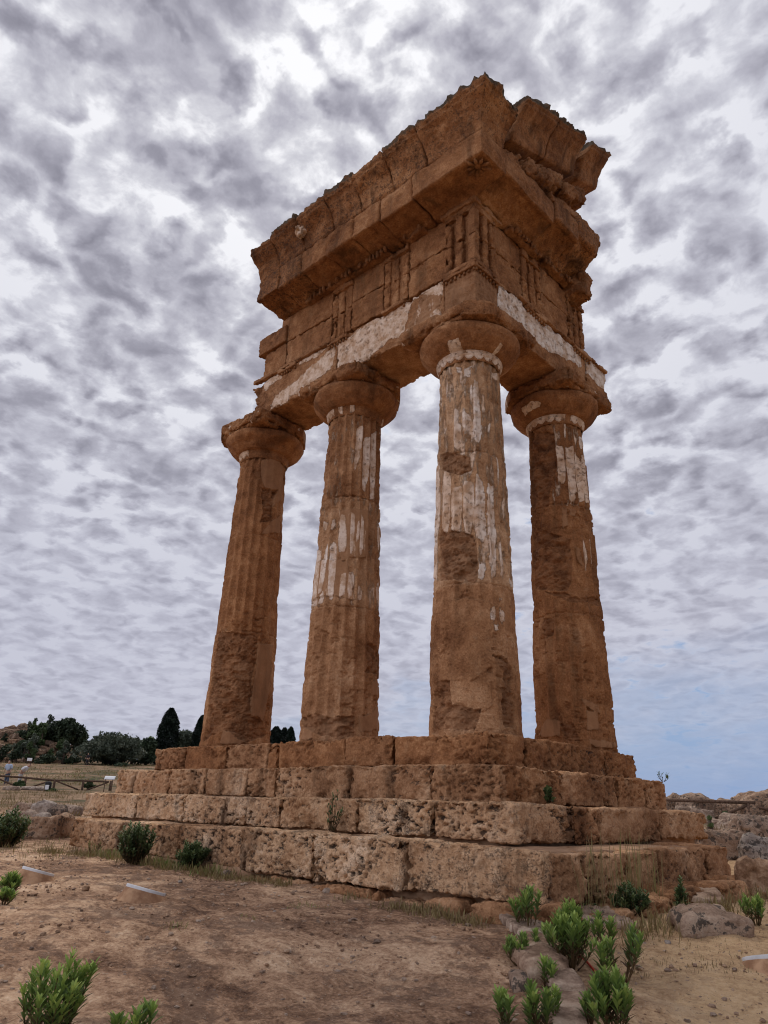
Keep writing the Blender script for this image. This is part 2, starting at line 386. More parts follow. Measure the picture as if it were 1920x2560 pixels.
# ------------------------------------------------------------------ temple
temple = empty('temple_ruin', (0, 0, -1.57), 'brown stone corner of a ruined Doric temple, four fluted columns on a stepped base', 'temple ruin')
PW={'0':[[(-84.5,4.18),(-71.1,4.15),(-71.1,3.93),(-74.5,3.75),(-81.6,3.81),(-85.6,4.0)],[(-49.0,4.14),(-31.0,4.15),(-33.0,3.94),(-41.0,3.87),(-48.4,3.93)],[(-65.4,4.15),(-51.2,4.14),(-53.6,4.01),(-64.4,3.98)],[(-117.5,3.76),(-114.4,3.26),(-114.4,2.87),(-116.7,2.5),(-115.4,1.94),(-140.3,2.0),(-140.4,2.39),(-140.5,2.96),(-140.5,3.16),(-140.4,3.52),(-140.6,3.75)],[(-107.1,3.48),(-95.8,3.52),(-90.5,3.35),(-91.1,2.81),(-93.4,2.44),(-101.4,2.34),(-108.4,2.48),(-110.1,2.86),(-110.0,3.25)],[(-88.4,3.19),(-70.2,3.19),(-69.3,2.77),(-71.3,2.59),(-78.5,2.54),(-86.4,2.61),(-89.2,2.9)],[(-67.0,3.25),(-50.8,3.26),(-50.6,2.86),(-53.8,2.67),(-54.1,2.49),(-63.5,2.55),(-67.3,2.77)],[(-47.5,3.37),(-33.2,3.29),(-31.2,2.96),(-31.9,2.5),(-35.4,2.37),(-46.7,2.43),(-48.8,2.76)],[(-29.0,3.25),(-14.4,3.28),(-14.2,2.9),(-14.6,2.43),(-16.3,1.97),(-27.4,1.88),(-28.9,2.23),(-28.8,2.78)],[(-46.6,2.08),(-34.3,2.12),(-33.8,2.0),(-39.8,1.87),(-46.9,1.92)],[(-63.8,2.15),(-57.3,2.16),(-55.7,2.04),(-58.5,1.94),(-63.0,2.01)],[(-10.5,2.48),(-4.9,2.47),(0.4,2.04),(-10.4,1.94),(-10.7,2.26)],[(-10.3,3.68),(-0.3,3.71),(2.8,3.28),(-4.3,3.27),(-5.6,3.5)],[(-30.7,1.54),(-23.8,1.56),(-21.4,1.44),(-25.7,1.37),(-31.4,1.38)],[(-27.9,1.31),(-17.7,1.34),(-17.2,1.24),(-24.5,1.22)],[(-14.3,1.72),(-11.9,1.72),(-12.1,1.52),(-6.3,1.46),(-9.5,1.37),(-14.1,1.4)],[(-140.2,0.37),(-113.8,0.34),(-115.5,0.31),(-140.2,0.34)],[(-25.0,0.31),(-19.5,0.3),(-20.6,0.27)],[(-25.1,0.1),(-22.5,0.09),(-23.5,0.06)],[(-84.1,5.13),(-68.9,5.12),(-70.1,5.03),(-78.8,5.04)],[(-66.6,5.07),(-50.4,5.11),(-50.8,4.93),(-64.3,4.96)],[(-47.5,4.89),(-37.3,4.87),(-34.6,4.32),(-33.5,4.02),(-47.3,4.01)],[(-66.9,4.57),(-60.4,4.35),(-52.0,4.27),(-54.6,4.01),(-66.1,4.02)],[(-83.4,4.45),(-76.1,4.38),(-76.0,4.04),(-85.5,4.06)],[(-106.3,5.02),(-100.6,4.99),(-98.0,4.69),(-105.0,4.67)],[(-18.4,4.19),(-12.9,4.2),(-16.6,4.05),(-23.0,4.04)],[(-53.3,4.8),(-47.7,4.82),(-49.4,4.51),(-51.8,4.41)],[(-9.8,5.08),(11.1,5.12),(12.0,5.0),(-3.4,5.02)]],'A':[[(-39.5,4.94),(-24.8,4.96),(-25.2,4.72),(-32.0,4.48),(-36.6,4.14),(-40.8,4.25),(-38.8,4.57)],[(-21.4,4.82),(-4.5,4.87),(-5.1,4.54),(-5.6,4.2),(-21.4,4.16),(-22.8,4.5)],[(-3.0,4.94),(13.9,5.0),(16.4,4.27),(-2.3,4.21)],[(19.9,4.98),(44.2,5.08),(44.1,4.37),(19.2,4.28)],[(-42.3,4.67),(-30.8,4.71),(-32.4,4.5),(-36.4,4.26),(-41.5,4.31),(-37.7,4.54)],[(-22.9,4.74),(-4.8,4.79),(-6.3,4.28),(-12.4,3.86),(-20.6,3.86),(-22.3,4.28)],[(-3.0,4.79),(16.4,4.86),(10.7,4.26),(7.8,3.8),(0.5,3.76),(-3.2,4.33)],[(19.4,4.87),(44.2,4.98),(37.5,4.25),(37.2,3.79),(18.8,3.82),(17.9,4.4)],[(20.3,3.71),(44.1,3.75),(33.9,3.54),(18.1,3.53)],[(-2.6,3.69),(2.5,3.68),(2.3,3.53),(-2.1,3.54)],[(-61.3,3.43),(-53.9,3.38),(-47.3,3.05),(-47.9,2.76),(-60.0,2.76),(-62.6,2.97),(-60.9,3.21)],[(-72.6,2.99),(-65.7,2.91),(-63.7,2.64),(-63.8,2.36),(-66.9,2.03),(-73.8,2.03),(-79.0,2.57),(-78.0,2.88)],[(-41.6,3.43),(-34.2,3.35),(-33.6,2.97),(-36.6,2.68),(-40.3,2.76),(-41.3,3.17)],[(-28.4,3.35),(-24.1,3.19),(-25.4,2.94),(-29.0,2.96),(-30.0,3.18)],[(-21.5,3.45),(-17.1,3.31),(-15.7,2.93),(-18.8,2.78),(-22.7,2.86),(-22.9,3.19)],[(-102.8,3.35),(-92.0,3.3),(-91.4,3.13),(-99.9,3.19)],[(-77.3,3.36),(-72.8,3.31),(-75.1,3.12),(-79.4,3.15)],[(-90.5,2.94),(-85.2,2.89),(-84.6,2.58),(-90.3,2.19),(-98.5,2.16),(-98.4,2.5),(-92.0,2.8)],[(-120.3,2.93),(-101.8,2.82),(-102.6,2.51),(-102.6,2.06),(-117.6,2.09),(-127.4,2.47)],[(-41.9,2.46),(-32.3,2.46),(-29.4,2.31),(-34.8,2.09),(-40.4,2.16)],[(-55.2,2.38),(-45.9,2.42),(-45.2,2.1),(-52.4,2.1)],[(-23.8,2.28),(-12.9,2.19),(-14.8,2.05),(-22.9,2.06)],[(-76.0,2.4),(-64.1,2.39),(-63.8,2.05),(-71.4,2.02)],[(-95.5,2.09),(-84.7,2.21),(-83.6,1.99),(-97.2,1.98)],[(-42.6,2.39),(-29.6,2.34),(-33.2,2.2),(-36.7,2.06),(-41.5,2.19)],[(-23.8,2.29),(-13.0,2.2),(-12.7,2.13),(-20.6,2.06)],[(-130.7,2.31),(-107.0,2.27),(-101.2,1.98),(-117.2,1.98)],[(-52.9,2.35),(-46.8,2.39),(-44.4,2.15),(-56.0,2.01)]],'B':[],'C':[[(-62.8,4.8),(-47.1,4.78),(-46.0,4.45),(-46.0,4.14),(-52.5,4.11),(-60.8,4.17),(-61.8,4.57)],[(-43.7,4.71),(-24.4,4.76),(-24.6,4.35),(-25.9,3.91),(-34.8,3.81),(-42.2,3.85),(-42.8,4.21)],[(-21.5,4.73),(-8.6,4.6),(-3.6,4.17),(-5.2,3.86),(-17.2,3.81),(-21.1,4.12),(-21.5,4.48)],[(3.6,4.71),(26.7,4.72),(26.7,4.15),(26.7,3.91),(1.3,3.83),(4.8,4.19)],[(-42.4,5.18),(-36.6,5.18),(-37.1,4.99),(-41.1,4.86),(-43.0,4.96)],[(-71.3,4.72),(-63.9,4.72),(-69.5,4.58),(-74.6,4.61)],[(-90.9,4.49),(-85.4,4.42),(-89.2,4.26),(-95.9,4.33)],[(-0.4,5.02),(15.1,5.05),(9.0,4.78),(0.6,4.82)],[(-20.9,3.18),(-16.5,3.17),(-12.0,2.91),(-18.4,2.59),(-20.7,2.86)],[(6.8,3.71),(3.7,3.39),(2.9,2.73),(-4.3,2.72)]]}
PF={'0':[[(-85.2,1.64),(-30.4,1.63),(-31.9,0.78),(-58.5,0.62),(-84.1,0.63)],[(-84.1,0.61),(-32.5,0.62),(-31.8,0.33),(-45.0,0.25),(-78.4,0.34)],[(-58.9,0.22),(-25.4,0.23),(-26.2,0.06),(-62.2,0.03)],[(-18.8,0.09),(5.0,0.11),(4.1,0.03),(-21.0,0.03)]],'A':[[(-65.3,3.47),(-6.8,3.52),(-7.1,2.77),(-56.9,2.64)],[(-130.6,2.68),(-43.9,2.64),(-28.2,2.04),(-124.9,2.12)],[(8.0,0.88),(43.7,0.9),(43.6,0.74),(12.0,0.66)],[(-15.2,0.33),(43.6,0.59),(43.5,0.18),(-12.4,0.13)],[(-102.5,0.18),(-84.8,0.16),(-83.2,0.03),(-113.2,0.06)]],'B':[[(-41.9,5.17),(4.8,5.26),(24.8,5.14),(29.8,4.48),(-3.1,4.28),(-13.4,4.33),(8.9,4.57),(-24.9,4.56),(-35.4,4.73),(-44.1,4.98)],[(-3.3,3.98),(24.9,4.16),(31.2,3.83),(-23.6,3.64)],[(-14.1,1.69),(24.1,1.73),(27.5,1.2),(19.8,0.77),(12.4,0.47),(-14.3,0.51),(-17.7,0.62),(-12.5,1.04)],[(-59.5,0.23),(-21.8,0.17),(-16.7,0.07),(-61.6,0.06)],[(-51.2,1.32),(-17.9,1.34),(-16.3,1.18),(-49.2,1.15)]],'C':[[(-39.5,3.05),(-27.4,3.0),(-28.0,2.7),(-37.2,2.77)],[(-55.9,3.66),(-47.5,3.66),(-48.8,3.35),(-58.4,3.31)],[(-43.8,3.66),(-28.0,3.68),(-32.2,3.54),(-42.5,3.53)],[(-44.3,0.52),(-25.6,0.54),(-24.1,0.28),(-44.8,0.23)],[(-48.6,0.69),(-19.7,0.64),(-20.1,0.51),(-45.8,0.57)],[(-43.9,0.11),(26.3,0.16),(26.2,0.07),(-42.6,0.04)],[(-105.2,0.39),(-78.6,0.37),(-81.7,0.16),(-127.9,0.18)]]}
PR={'0':[[(-113.3,2.68),(-93.7,2.57),(-71.3,2.59),(-52.2,2.49),(-45.1,2.31),(-45.6,2.11),(-49.8,1.85),(-113.3,1.93),(-110.8,2.21)],[(-115.1,3.79),(-87.9,3.75),(-54.2,3.65),(-52.5,3.43),(-75.6,3.39),(-109.4,3.54)],[(-110.2,0.64),(-84.2,0.66),(-83.8,0.32),(-46.5,0.28),(-56.1,0.04),(-122.4,0.05)],[(-31.3,0.94),(-11.5,0.93),(3.6,0.82),(1.5,0.08),(-17.0,0.06),(-14.8,0.77)]],'A':[[(-2.5,1.4),(43.7,1.41),(43.6,0.96),(-1.2,1.0)],[(-117.1,0.36),(-21.2,0.33),(-20.1,0.06),(-62.9,0.04),(-112.2,0.21)]],'B':[[(-108.1,1.9),(-15.4,1.81),(-13.2,1.35),(-15.9,1.14),(-14.1,0.49),(9.5,0.45),(22.6,0.26),(-16.7,0.07),(-59.5,0.23),(-100.6,0.08),(-99.6,0.93)],[(-33.4,4.55),(8.3,4.62),(-3.1,4.28),(-3.3,3.98),(-31.5,3.88),(-26.0,4.13)]],'C':[[(-109.3,1.93),(-85.1,1.89),(-86.5,1.63),(-99.1,1.57),(-107.2,1.7)],[(-80.9,0.32),(-60.1,0.37),(-53.1,0.09),(-72.6,0.11)],[(-98.2,2.3),(-35.4,2.22),(26.5,2.27),(16.8,2.14),(-64.1,2.13)],[(-128.7,5.22),(-63.8,5.04),(-65.6,4.39),(-87.9,3.7),(-132.5,3.83)],[(-137.1,3.43),(-45.9,3.13),(-49.1,2.45),(-63.1,2.29),(-137.9,2.42)]]}
ALW=[[(-2.49,6.69),(-2.24,6.66),(-1.46,6.78),(-1.04,6.72),(-0.91,6.85),(-0.73,6.83),(-0.78,6.76),(-0.55,6.78),(-0.47,6.83),(-0.12,6.84),(-0.12,6.51),(-0.55,6.73),(-0.73,6.68),(-0.85,6.36),(-0.87,6.14),(-1.29,6.15),(-1.73,5.96),(-2.14,6.09),(-2.42,6.13)],[(-3.52,6.81),(-2.78,6.78),(-2.74,6.65),(-3.46,6.6)],[(-2.55,6.62),(-2.55,6.26),(-3.27,6.06),(-3.81,6.01),(-4.31,5.99),(-4.11,6.18),(-3.5,6.36),(-3.05,6.48),(-2.61,6.62)],[(-4.56,6.68),(-4.01,6.75),(-3.95,6.57),(-4.49,6.49)],[(-0.27,6.24),(-0.17,6.21),(-0.17,6.1),(-0.27,6.12)]]
ALF=[[(-0.84,6.13),(-0.55,6.73),(-0.12,6.84),(-0.12,6.1),(-0.92,6.0)],[(-4.21,6.32),(-2.53,6.46),(-2.51,6.2),(-4.15,5.93)]]
ARW=[[(0.11,6.62),(0.39,6.77),(0.66,6.79),(0.88,6.77),(1.09,6.75),(1.72,6.94),(2.2,6.87),(2.62,6.78),(2.62,6.53),(2.48,6.41),(2.23,6.43),(1.81,6.32),(1.34,6.21),(1.05,6.25),(0.7,6.34),(0.46,6.29),(0.35,6.14),(0.12,6.19)],[(2.81,6.91),(3.18,6.97),(3.66,7.0),(3.66,6.43),(3.27,6.35),(2.83,6.43)]]

H_N, R_B, R_N = 5.22, .571, .4476
COLS = {'0': (0.0, 0.0), 'A': (-2.45, 0.0), 'B': (-4.956, 0.0), 'C': (.011, 2.436)}
JOINTS = {'0': (1.84, 3.72), 'A': (1.93, 3.72), 'B': (1.89, 3.65), 'C': (1.95, 3.74)}
CLAB = {'0': 'corner column with tall white stucco patches in its flutes', 'A': 'fluted column with streaks of stucco, second from the far end',
        'B': 'bare eroded column with smooth tan mortar repairs at the far end', 'C': 'dark brown column with white stucco only near the top'}
def masks(polys, th, z, wob, soft=False):
    m = np.zeros(len(th))
    for p in polys:
        v = inpoly(th+wob[0], z+wob[1], p)*1.0
        if soft:   # feather the edge: average of shifted copies
            for a_, b_ in ((1.6, 0), (-1.6, 0), (0, .05), (0, -.05), (2.6, .09), (-2.6, -.09)): v = v+inpoly(th+wob[0]+a_, z+wob[1]+b_, p)
            v = v/7
        m = np.maximum(m, v)
    return m
def column(k):
    cx, cy = COLS[k]; na, nz = 300, 520
    th = np.linspace(-180, 180, na, endpoint=False); zz = np.linspace(-.03, H_N, nz)
    TH, Z = np.meshgrid(th, zz); TH = TH.ravel(); Z = Z.ravel()
    ca, sa = np.cos(np.radians(TH)), np.sin(np.radians(TH))
    R = R_B-(R_B-R_N)*np.clip(Z, 0, 9)/H_N
    S = np.stack([cx+ca*R, cy+sa*R, Z], 1)+{'0': 0, 'A': 31, 'B': 57, 'C': 83}[k]
    wob = (2.2*fbm(S, 4, 3), .035*fbm(S, 5, 3, .5, 4))
    pw = masks(PW[k], TH, Z, (wob[0]*.5, wob[1]), True); pf = masks(PF[k], TH, Z, wob); pr = masks(PR[k], TH, Z, wob)
    # the far side, which no photo shows, keeps the same kind of patches
    hid = ((TH > 20) | (TH < -140))
    pw = np.where(hid, (fbm(S*np.array([1.0, 1, .45]), 2.2, 3) > (.55 if k in '0A' else .8))*1.0*(Z > 1.9), pw)
    # thin remains of the stucco coat around the larger patches
    coat = {'0': (Z > 1.95)*.40, 'A': (Z > 1.95)*.33, 'B': Z*0+.05, 'C': ((Z > 3.7) & (TH > -75))*.32+.06}[k]
    pw = np.maximum(pw*1.02, coat)*(1-pr)
    u = (TH/18.0+{'0': .5, 'A': .45, 'B': .5, 'C': .4}[k]) % 1.0
    wear = sstep(fbm(S, 1.5, 3, .5, 8), -.5, .7)
    fl = .050*(1-np.abs(2*u-1)**1.7)*R/R_B
    low = sstep(Z, 1.9, .9)
    keep = 1.1-.30*wear-{'0': .45, 'A': .0, 'B': .45, 'C': .0}[k]*low
    keep = np.clip(keep, .18, 1.1)*(1-.8*pr)
    keep = np.where(pw > .6, np.maximum(keep, .85), keep)
    keep = keep*(1-.75*pf)
    arr = (1-sstep(np.abs(2*u-1), .55, 1.0))
    d_ = -fl*keep
    ero = .011*fbm(S, 2.6, 3)+.005*fbm(S, 14, 3)
    ero = ero-.030*np.maximum(0, fbm(S, 5, 3, .55, 6)-.15)*(1-arr)     # chipped arrises
    pn = sstep(fbm(S*np.array([1, 1, 1.5]), 9, 3, .6, 3), .35, .85)*sstep(fbm(S, 1.2, 2, .5, 6), -.3, .5)
    ero = ero-.028*pn*(1-np.maximum(pw, pf))
    ero = np.where(pf > 0, ero*.25-.006, ero)
    d_ = d_+np.where(pw > .55, .005+ero*.3, ero)
    ro = pr*(.045+.035*fbm(S*np.array([1, 1, 1.8]), 6, 4, .6, 12))
    d_ = d_-ro
    for i, zj in enumerate(JOINTS[k]):
        zz_ = zj+.014*fbm(np.stack([ca*2+i, sa*2, Z*0], 1), 1.5, 3)
        dj = np.abs(Z-zz_)
        d_ = d_-.030*sstep(dj, .022, 0)*(.6+.4*fbm(S, 3, 2))-.010*sstep(dj, .07, 0)*np.maximum(0, fbm(S, 4, 2)+.3)
        d_ = d_+(Z < zz_)*.008
    d_ = d_+.016*sstep(Z, .35, 0)*np.maximum(0, fbm(S, 3, 3)+.3)
    rr = R+d_
    V = np.stack([cx+ca*rr, cy+sa*rr, Z], 1)
    F = gridF(nz, na, True)
    o = mk('column', V, F, STONE, temple, attrs=dict(plaster=pw, pore=.35, fill=pf*{'0': .3, 'A': .8, 'B': 1, 'C': .6}[k], rough=pr, tint=np.interp(Z, [JOINTS[k][0]-.02, JOINTS[k][0]+.02, JOINTS[k][1]-.02, JOINTS[k][1]+.02], {'0': [.14, .45, .45, .50], 'A': [.18, .40, .40, .16], 'B': [.02, -.1, -.1, -.02], 'C': [.0, -.05, -.05, -.22]}[k]), lichen={'0': .10, 'A': .10, 'B': .18, 'C': .24}[k], plasterwarm=np.where(pw < .45, 1.0, np.clip(.62+.9*fbm(S*np.array([1, 1, .3]), 2.0, 2, .5, 9), 0, 1))))
    o['label'] = CLAB[k]
    # echinus with neck rings
    prof = np.array([(.442, 5.20), (.452, 5.215), (.458, 5.24), (.462, 5.275), (.478, 5.292), (.470, 5.300), (.486, 5.314), (.478, 5.322), (.496, 5.336), (.488, 5.344), (.545, 5.37), (.625, 5.43), (.695, 5.50), (.738, 5.565), (.755, 5.62), (.75, 5.665), (.72, 5.695)])
    s_ = np.concatenate([[0], np.cumsum(np.linalg.norm(np.diff(prof, axis=0), axis=1))])
    tt = np.linspace(0, s_[-1], 64); pr_, pz_ = np.interp(tt, s_, prof[:, 0]), np.interp(tt, s_, prof[:, 1])
    na2 = 300; th2 = np.linspace(-180, 180, na2, endpoint=False)
    T2, I2 = np.meshgrid(th2, np.arange(64)); T2 = T2.ravel(); I2 = I2.ravel()
    R2, Z2 = pr_[I2], pz_[I2]; ca, sa = np.cos(np.radians(T2)), np.sin(np.radians(T2))
    S = np.stack([cx+ca*R2, cy+sa*R2, Z2], 1)+7
    u2 = (T2/18.0+{'0': .5, 'A': .45, 'B': .5, 'C': .4}[k]) % 1.0
    cup = 5.235+.045*np.abs(2*u2-1)**2
    ring = (Z2 > cup-.01) & (Z2 < 5.345)
    nz_ = fbm(np.stack([ca*1.7, sa*1.7, Z2*0+{'0': 2, 'A': 6, 'B': 11, 'C': 17}[k]], 1), 2.0, 3)
    if k == '0': ex = np.ones(len(T2)); 
    elif k == 'C': ex = (nz_ > -.55)*1.0
    elif k == 'A': ex = ((T2 > -128) & (T2 < -92))*1.0+((T2 > -80) & (T2 < -70))+((T2 > -55) & (T2 < -45))
    else: ex = ((T2 > -115) & (T2 < -75))*1.0
    hidden = (T2 > 35) | (T2 < -150)
    ex = np.where(hidden, nz_ > .1, ex)
    wh = ring*ex
    er = .010*fbm(S, 3, 3)+.005*fbm(S, 16, 3)-{'0': .02, 'A': .04, 'B': .07, 'C': .03}[k]*np.maximum(0, fbm(S, 2.2, 3, .5, 5))*sstep(Z2, 5.33, 5.5)
    scal = np.where((Z2 < 5.30), .012*(Z2 > cup)*ex, 0)
    R2 = R2+np.where(wh > 0, er*.25, er)+scal-np.where((Z2 >= 5.28) & (ex < .5) & (Z2 < 5.36), .012, 0)
    ext = np.zeros(len(T2))
    if k == '0':
        ext = inpoly(T2, Z2+.01*fbm(S, 8, 2), [(-88, 5.33), (-64, 5.33), (-67, 5.46), (-82, 5.45)])*1.0+inpoly(T2, Z2, [(-12, 5.34), (-5, 5.34), (-4, 5.45), (-10, 5.46)])
    if k == 'C': ext = inpoly(T2, Z2+.015*fbm(S, 8, 2), [(-112, 5.42), (-82, 5.45), (-78, 5.5), (-90, 5.55), (-110, 5.53)])*1.0
    o = mk('echinus', np.stack([cx+ca*R2, cy+sa*R2, Z2], 1), gridF(64, na2, True), STONE, o0(o), attrs=dict(plaster=np.maximum(wh, ext), fill=0, rough=.30, tint={'0': .0, 'A': -.18, 'B': -.25, 'C': -.18}[k], lichen=.32, plasterwarm={'0': .45, 'A': .7, 'B': 1., 'C': .55}[k]))
    # abacus
    hw = {'0': .77, 'A': .735, 'B': .765, 'C': .75}[k]
    V, F, pm = rock_box((cx-hw, cy-hw, 5.688), (cx+hw, cy+hw, 5.965), .02, {'0': .10, 'A': .08, 'B': .09, 'C': .08}[k], .018, 2.2, .02, chip=.10 if k != 'B' else .16, seed={'0': 4.4, 'A': 2, 'B': 3, 'C': 5}[k], fine=.006)
    if k in '0B':   # the free corner is worn round
        dgl = (V[:, 0]-cx)-(V[:, 1]-cy) if k == '0' else -(V[:, 0]-cx)-(V[:, 1]-cy)
        ex_ = np.maximum(0, dgl-1.18)
        V[:, 0] -= ex_*.42*(1 if k == '0' else -1); V[:, 1] += ex_*.42
    if k in 'AB':
        ex_ = np.maximum(0, (V[:, 0]-cx)+(V[:, 1]-cy)-1.06); V[:, 0] -= ex_*.46; V[:, 1] -= ex_*.46
    if k == 'C':
        ex_ = np.maximum(0, -(V[:, 0]-cx)-(V[:, 1]-cy)-1.14); V[:, 0] += ex_*.45; V[:, 1] += ex_*.45
    mk('abacus', V, F, STONE, o.parent, attrs=dict(tint={'0': .02, 'A': -.15, 'B': -.25, 'C': -.12}[k], rough=.2, lichen=.4, plaster=(fbm(V, 7, 2) > .95)*.8, fill=0, plasterwarm=.8))
def o0(o): return o
for k in '0ABC': column(k)

# stepped base: each step is a mortar core with its facing blocks
def step(n, z0, z1, e, lefts, rights, depth, cdep, tl, tr, ylab=None, e_left=None, pit=.036):
    lo = (lefts[0]+.08, -e+.10, z1+.02); 
    V, F, pm = rock_box((lefts[0]+.1, -e+(.12 if n < 4 else .32), z1-(.07 if n < 4 else 0)), (e-(.15 if n < 4 else .2), rights[-1]-.1, z0-.03), .08, .02, .01, 3, chip=.0)
    core = mk('step', V, F, MORTAR, temple)
    rs = np.random.RandomState(n*13)
    g = .015
    for i in range(len(lefts)-1):
        x0, x1 = lefts[i], lefts[i+1]; last = i == len(lefts)-2
        y0 = -e+rs.uniform(-.02, .03); zt = z0+rs.uniform(-.012, .008)
        if e_left and x1 < -1.5: y0 = -e_left+rs.uniform(-.01, .02); zt -= .02
        if last: x1 = e; y0 = -e
        V, F, pm = rock_box((x0+g, y0, z1+rs.uniform(-.02, .012)), (x1-g*(not last), y0+(cdep if last else depth), zt), (.0135, .025, .0135) if n > 2 else (.0155, .025, .0155), .022, .012, 2.2, pit*rs.uniform(.6, 1.3), chip=.055, seed=n*7+i*1.7, warp=.010, fine=.008)
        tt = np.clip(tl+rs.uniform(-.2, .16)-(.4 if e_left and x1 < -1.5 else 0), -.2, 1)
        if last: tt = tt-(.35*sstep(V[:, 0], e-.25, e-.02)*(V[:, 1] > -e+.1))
        mk('stone_block', V, F, STONE, core, attrs=dict(tint=tt, lichen=np.clip(.12+tl*.35+rs.uniform(-.1, .12)+.4*pm, 0, 1), rough=rs.uniform(0, .2), grey=.05*tl, pore=np.clip(.15+tl*.6+rs.uniform(-.3, .25), 0, 1)))  # pits coloured darker too, by raising the speck amount there
    for i in range(len(rights)-1):
        y0, y1 = rights[i], rights[i+1]
        x1 = e+rs.uniform(-.05, .01); zt = z0+rs.uniform(-.02, .006)
        if n == 4: x1 = e-.07+rs.uniform(-.02, .02); zt -= .03
        V, F, pm = rock_box((x1-depth, y0+g, z1+rs.uniform(-.02, .012)), (x1, y1-g, zt), (.025, .0150, .0150), .028, .014, 2.2, pit*.7*rs.uniform(.5, 1.2), chip=.07, seed=n*11+i*2.3+50, warp=.012, fine=.008)
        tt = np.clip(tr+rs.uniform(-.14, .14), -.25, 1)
        mk('stone_block', V, F, STONE, core, attrs=dict(tint=tt, lichen=np.clip(.18+.55*pm+rs.uniform(-.08, .1), 0, 1), rough=rs.uniform(0, .3), pore=.45))  # pits get more dark specks here as well
    return core
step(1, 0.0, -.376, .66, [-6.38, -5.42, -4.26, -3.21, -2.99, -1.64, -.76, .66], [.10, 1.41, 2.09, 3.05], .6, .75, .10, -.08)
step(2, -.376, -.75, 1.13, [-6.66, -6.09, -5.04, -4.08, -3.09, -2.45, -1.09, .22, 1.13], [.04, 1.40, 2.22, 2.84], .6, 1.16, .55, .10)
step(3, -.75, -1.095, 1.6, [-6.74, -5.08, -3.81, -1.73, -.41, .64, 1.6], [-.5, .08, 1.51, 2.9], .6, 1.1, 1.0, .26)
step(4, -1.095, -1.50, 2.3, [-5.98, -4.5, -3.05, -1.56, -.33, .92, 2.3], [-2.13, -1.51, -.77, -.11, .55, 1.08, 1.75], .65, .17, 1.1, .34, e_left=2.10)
# worn footing course under the lowest step
def footing():
    V, F, pm = rock_box((-5.6, -2.12, -1.95), (2.15, 1.5, -1.49), .1, .02, .01, 3)
    core = mk('footing', V, F, MORTAR, temple)
    V, F, pm = rock_box((-5.9, -1.3, -1.9), (1.42, 2.75, -1.12), .1, .03, .02, 2); mk('stone_block', V, F, STONE, core, attrs=dict(tint=.1, lichen=.3, rough=.4))
    rs = np.random.RandomState(5)
    for (x0, x1, y0, y1, zt) in [(-1.5, -.95, -2.33, -2.0, -1.53), (-.9, -.36, -2.42, -2.0, -1.55), (-.30, .62, -2.46, -2.0, -1.515), (.66, 1.15, -2.40, -2.0, -1.53), (1.2, 1.62, -2.44, -2.0, -1.52), (1.66, 2.52, -2.42, -2.0, -1.50),
                                 (2.1, 2.62, -1.98, -1.32, -1.52), (2.1, 2.66, -1.28, -.62, -1.47), (2.1, 2.64, -.58, .1, -1.43), (2.1, 2.74, .14, .9, -1.40), (2.1, 2.85, .95, 1.8, -1.38)]:
        V, F, pm = rock_box((x0, y0, -1.92), (x1, y1, zt), .019, .07, .03, 2.0, .04, chip=.14, seed=x0*3+y0, warp=.03, fine=.01)
        mk('stone_block', V, F, STONE, core, attrs=dict(tint=.25+rs.uniform(-.15, .2), lichen=.35+.3*pm, rough=.3, grey=.15))  # dark specks raised inside the pits
footing()

# ------------------------------------------------------------------ architrave
def maskxz(polys, a, z, S):
    dx = .05*fbm(S, 5, 3); dz_ = .05*fbm(S, 5, 3, .5, 7); return np.maximum.reduce([np.mean([inpoly(a+dx+p_, z+dz_+q_, p) for p_, q_ in ((0, 0), (.05, 0), (-.05, 0), (0, .05), (0, -.05))], 0) for p in polys])
def arch_block(lo, hi, seed, corner=False, tint=.12, chip=.05, rough_end=None, lab=None):
    V, F, pm = rock_box(lo, hi, .019, .02 if corner else .03, .010, 2.2, .012, chip=chip, seed=seed, fine=.004)
    fl = (V[:, 1] < -.45); fr_ = (V[:, 0] > .45)
    pw = np.where(fl, maskxz(ALW, V[:, 0], V[:, 2], V), 0); pw = np.maximum(pw, np.where(fr_, maskxz(ARW, V[:, 1], V[:, 2], V), 0))
    ff = np.where(fl, maskxz(ALF, V[:, 0], V[:, 2], V), 0)
    ro = np.zeros(len(V))
    if rough_end is not None:
        ro = sstep(V[:, 0], rough_end+.55, rough_end+.15)*(1-pw)
        V[:, 0] += ro*(.10*fbm(V, 3.2, 4)+.02); V[:, 1] += ro*(.07+.08*fbm(V*np.array([1, 1, 2.2]), 3, 4, .55, 4))*(V[:, 1] < 0)
    V[:, 1] -= np.where(fl, .004*pw, 0); V[:, 0] += np.where(fr_, .004*pw, 0)
    o = mk('architrave_block', V, F, STONE, temple, attrs=dict(plaster=pw*1.08+ff*.36, fill=ff*.6+(.55 if corner else 0), plasterwarm=np.where(fr_ & ~fl, .0, .9), tint=tint+.12*ff, rough=ro*.8, lichen=.10))
    if lab: o['label'] = lab
arch_block((-4.86, -.5, 5.97), (-2.47, .5, 6.73), 1, rough_end=-4.86, lab='architrave beam with a broken end and peeling cream stucco')
arch_block((-2.455, -.5, 5.97), (-.085, .5, 6.75), 2, lab='architrave beam covered with cream stucco')
arch_block((-.075, -.503, 5.97), (.503, .075, 6.79), 3, corner=True, chip=.0, tint=.1, lab='smooth brown corner block of the architrave')
arch_block((-.5, .085, 5.97), (.5, 2.80, 6.77), 4, tint=.05, lab='architrave beam with white stucco above the right bay')
arch_block((-.5, 2.82, 5.99), (.5, 3.58, 6.86), 5, tint=.05, chip=.09, lab='short end beam with white speckled stucco')
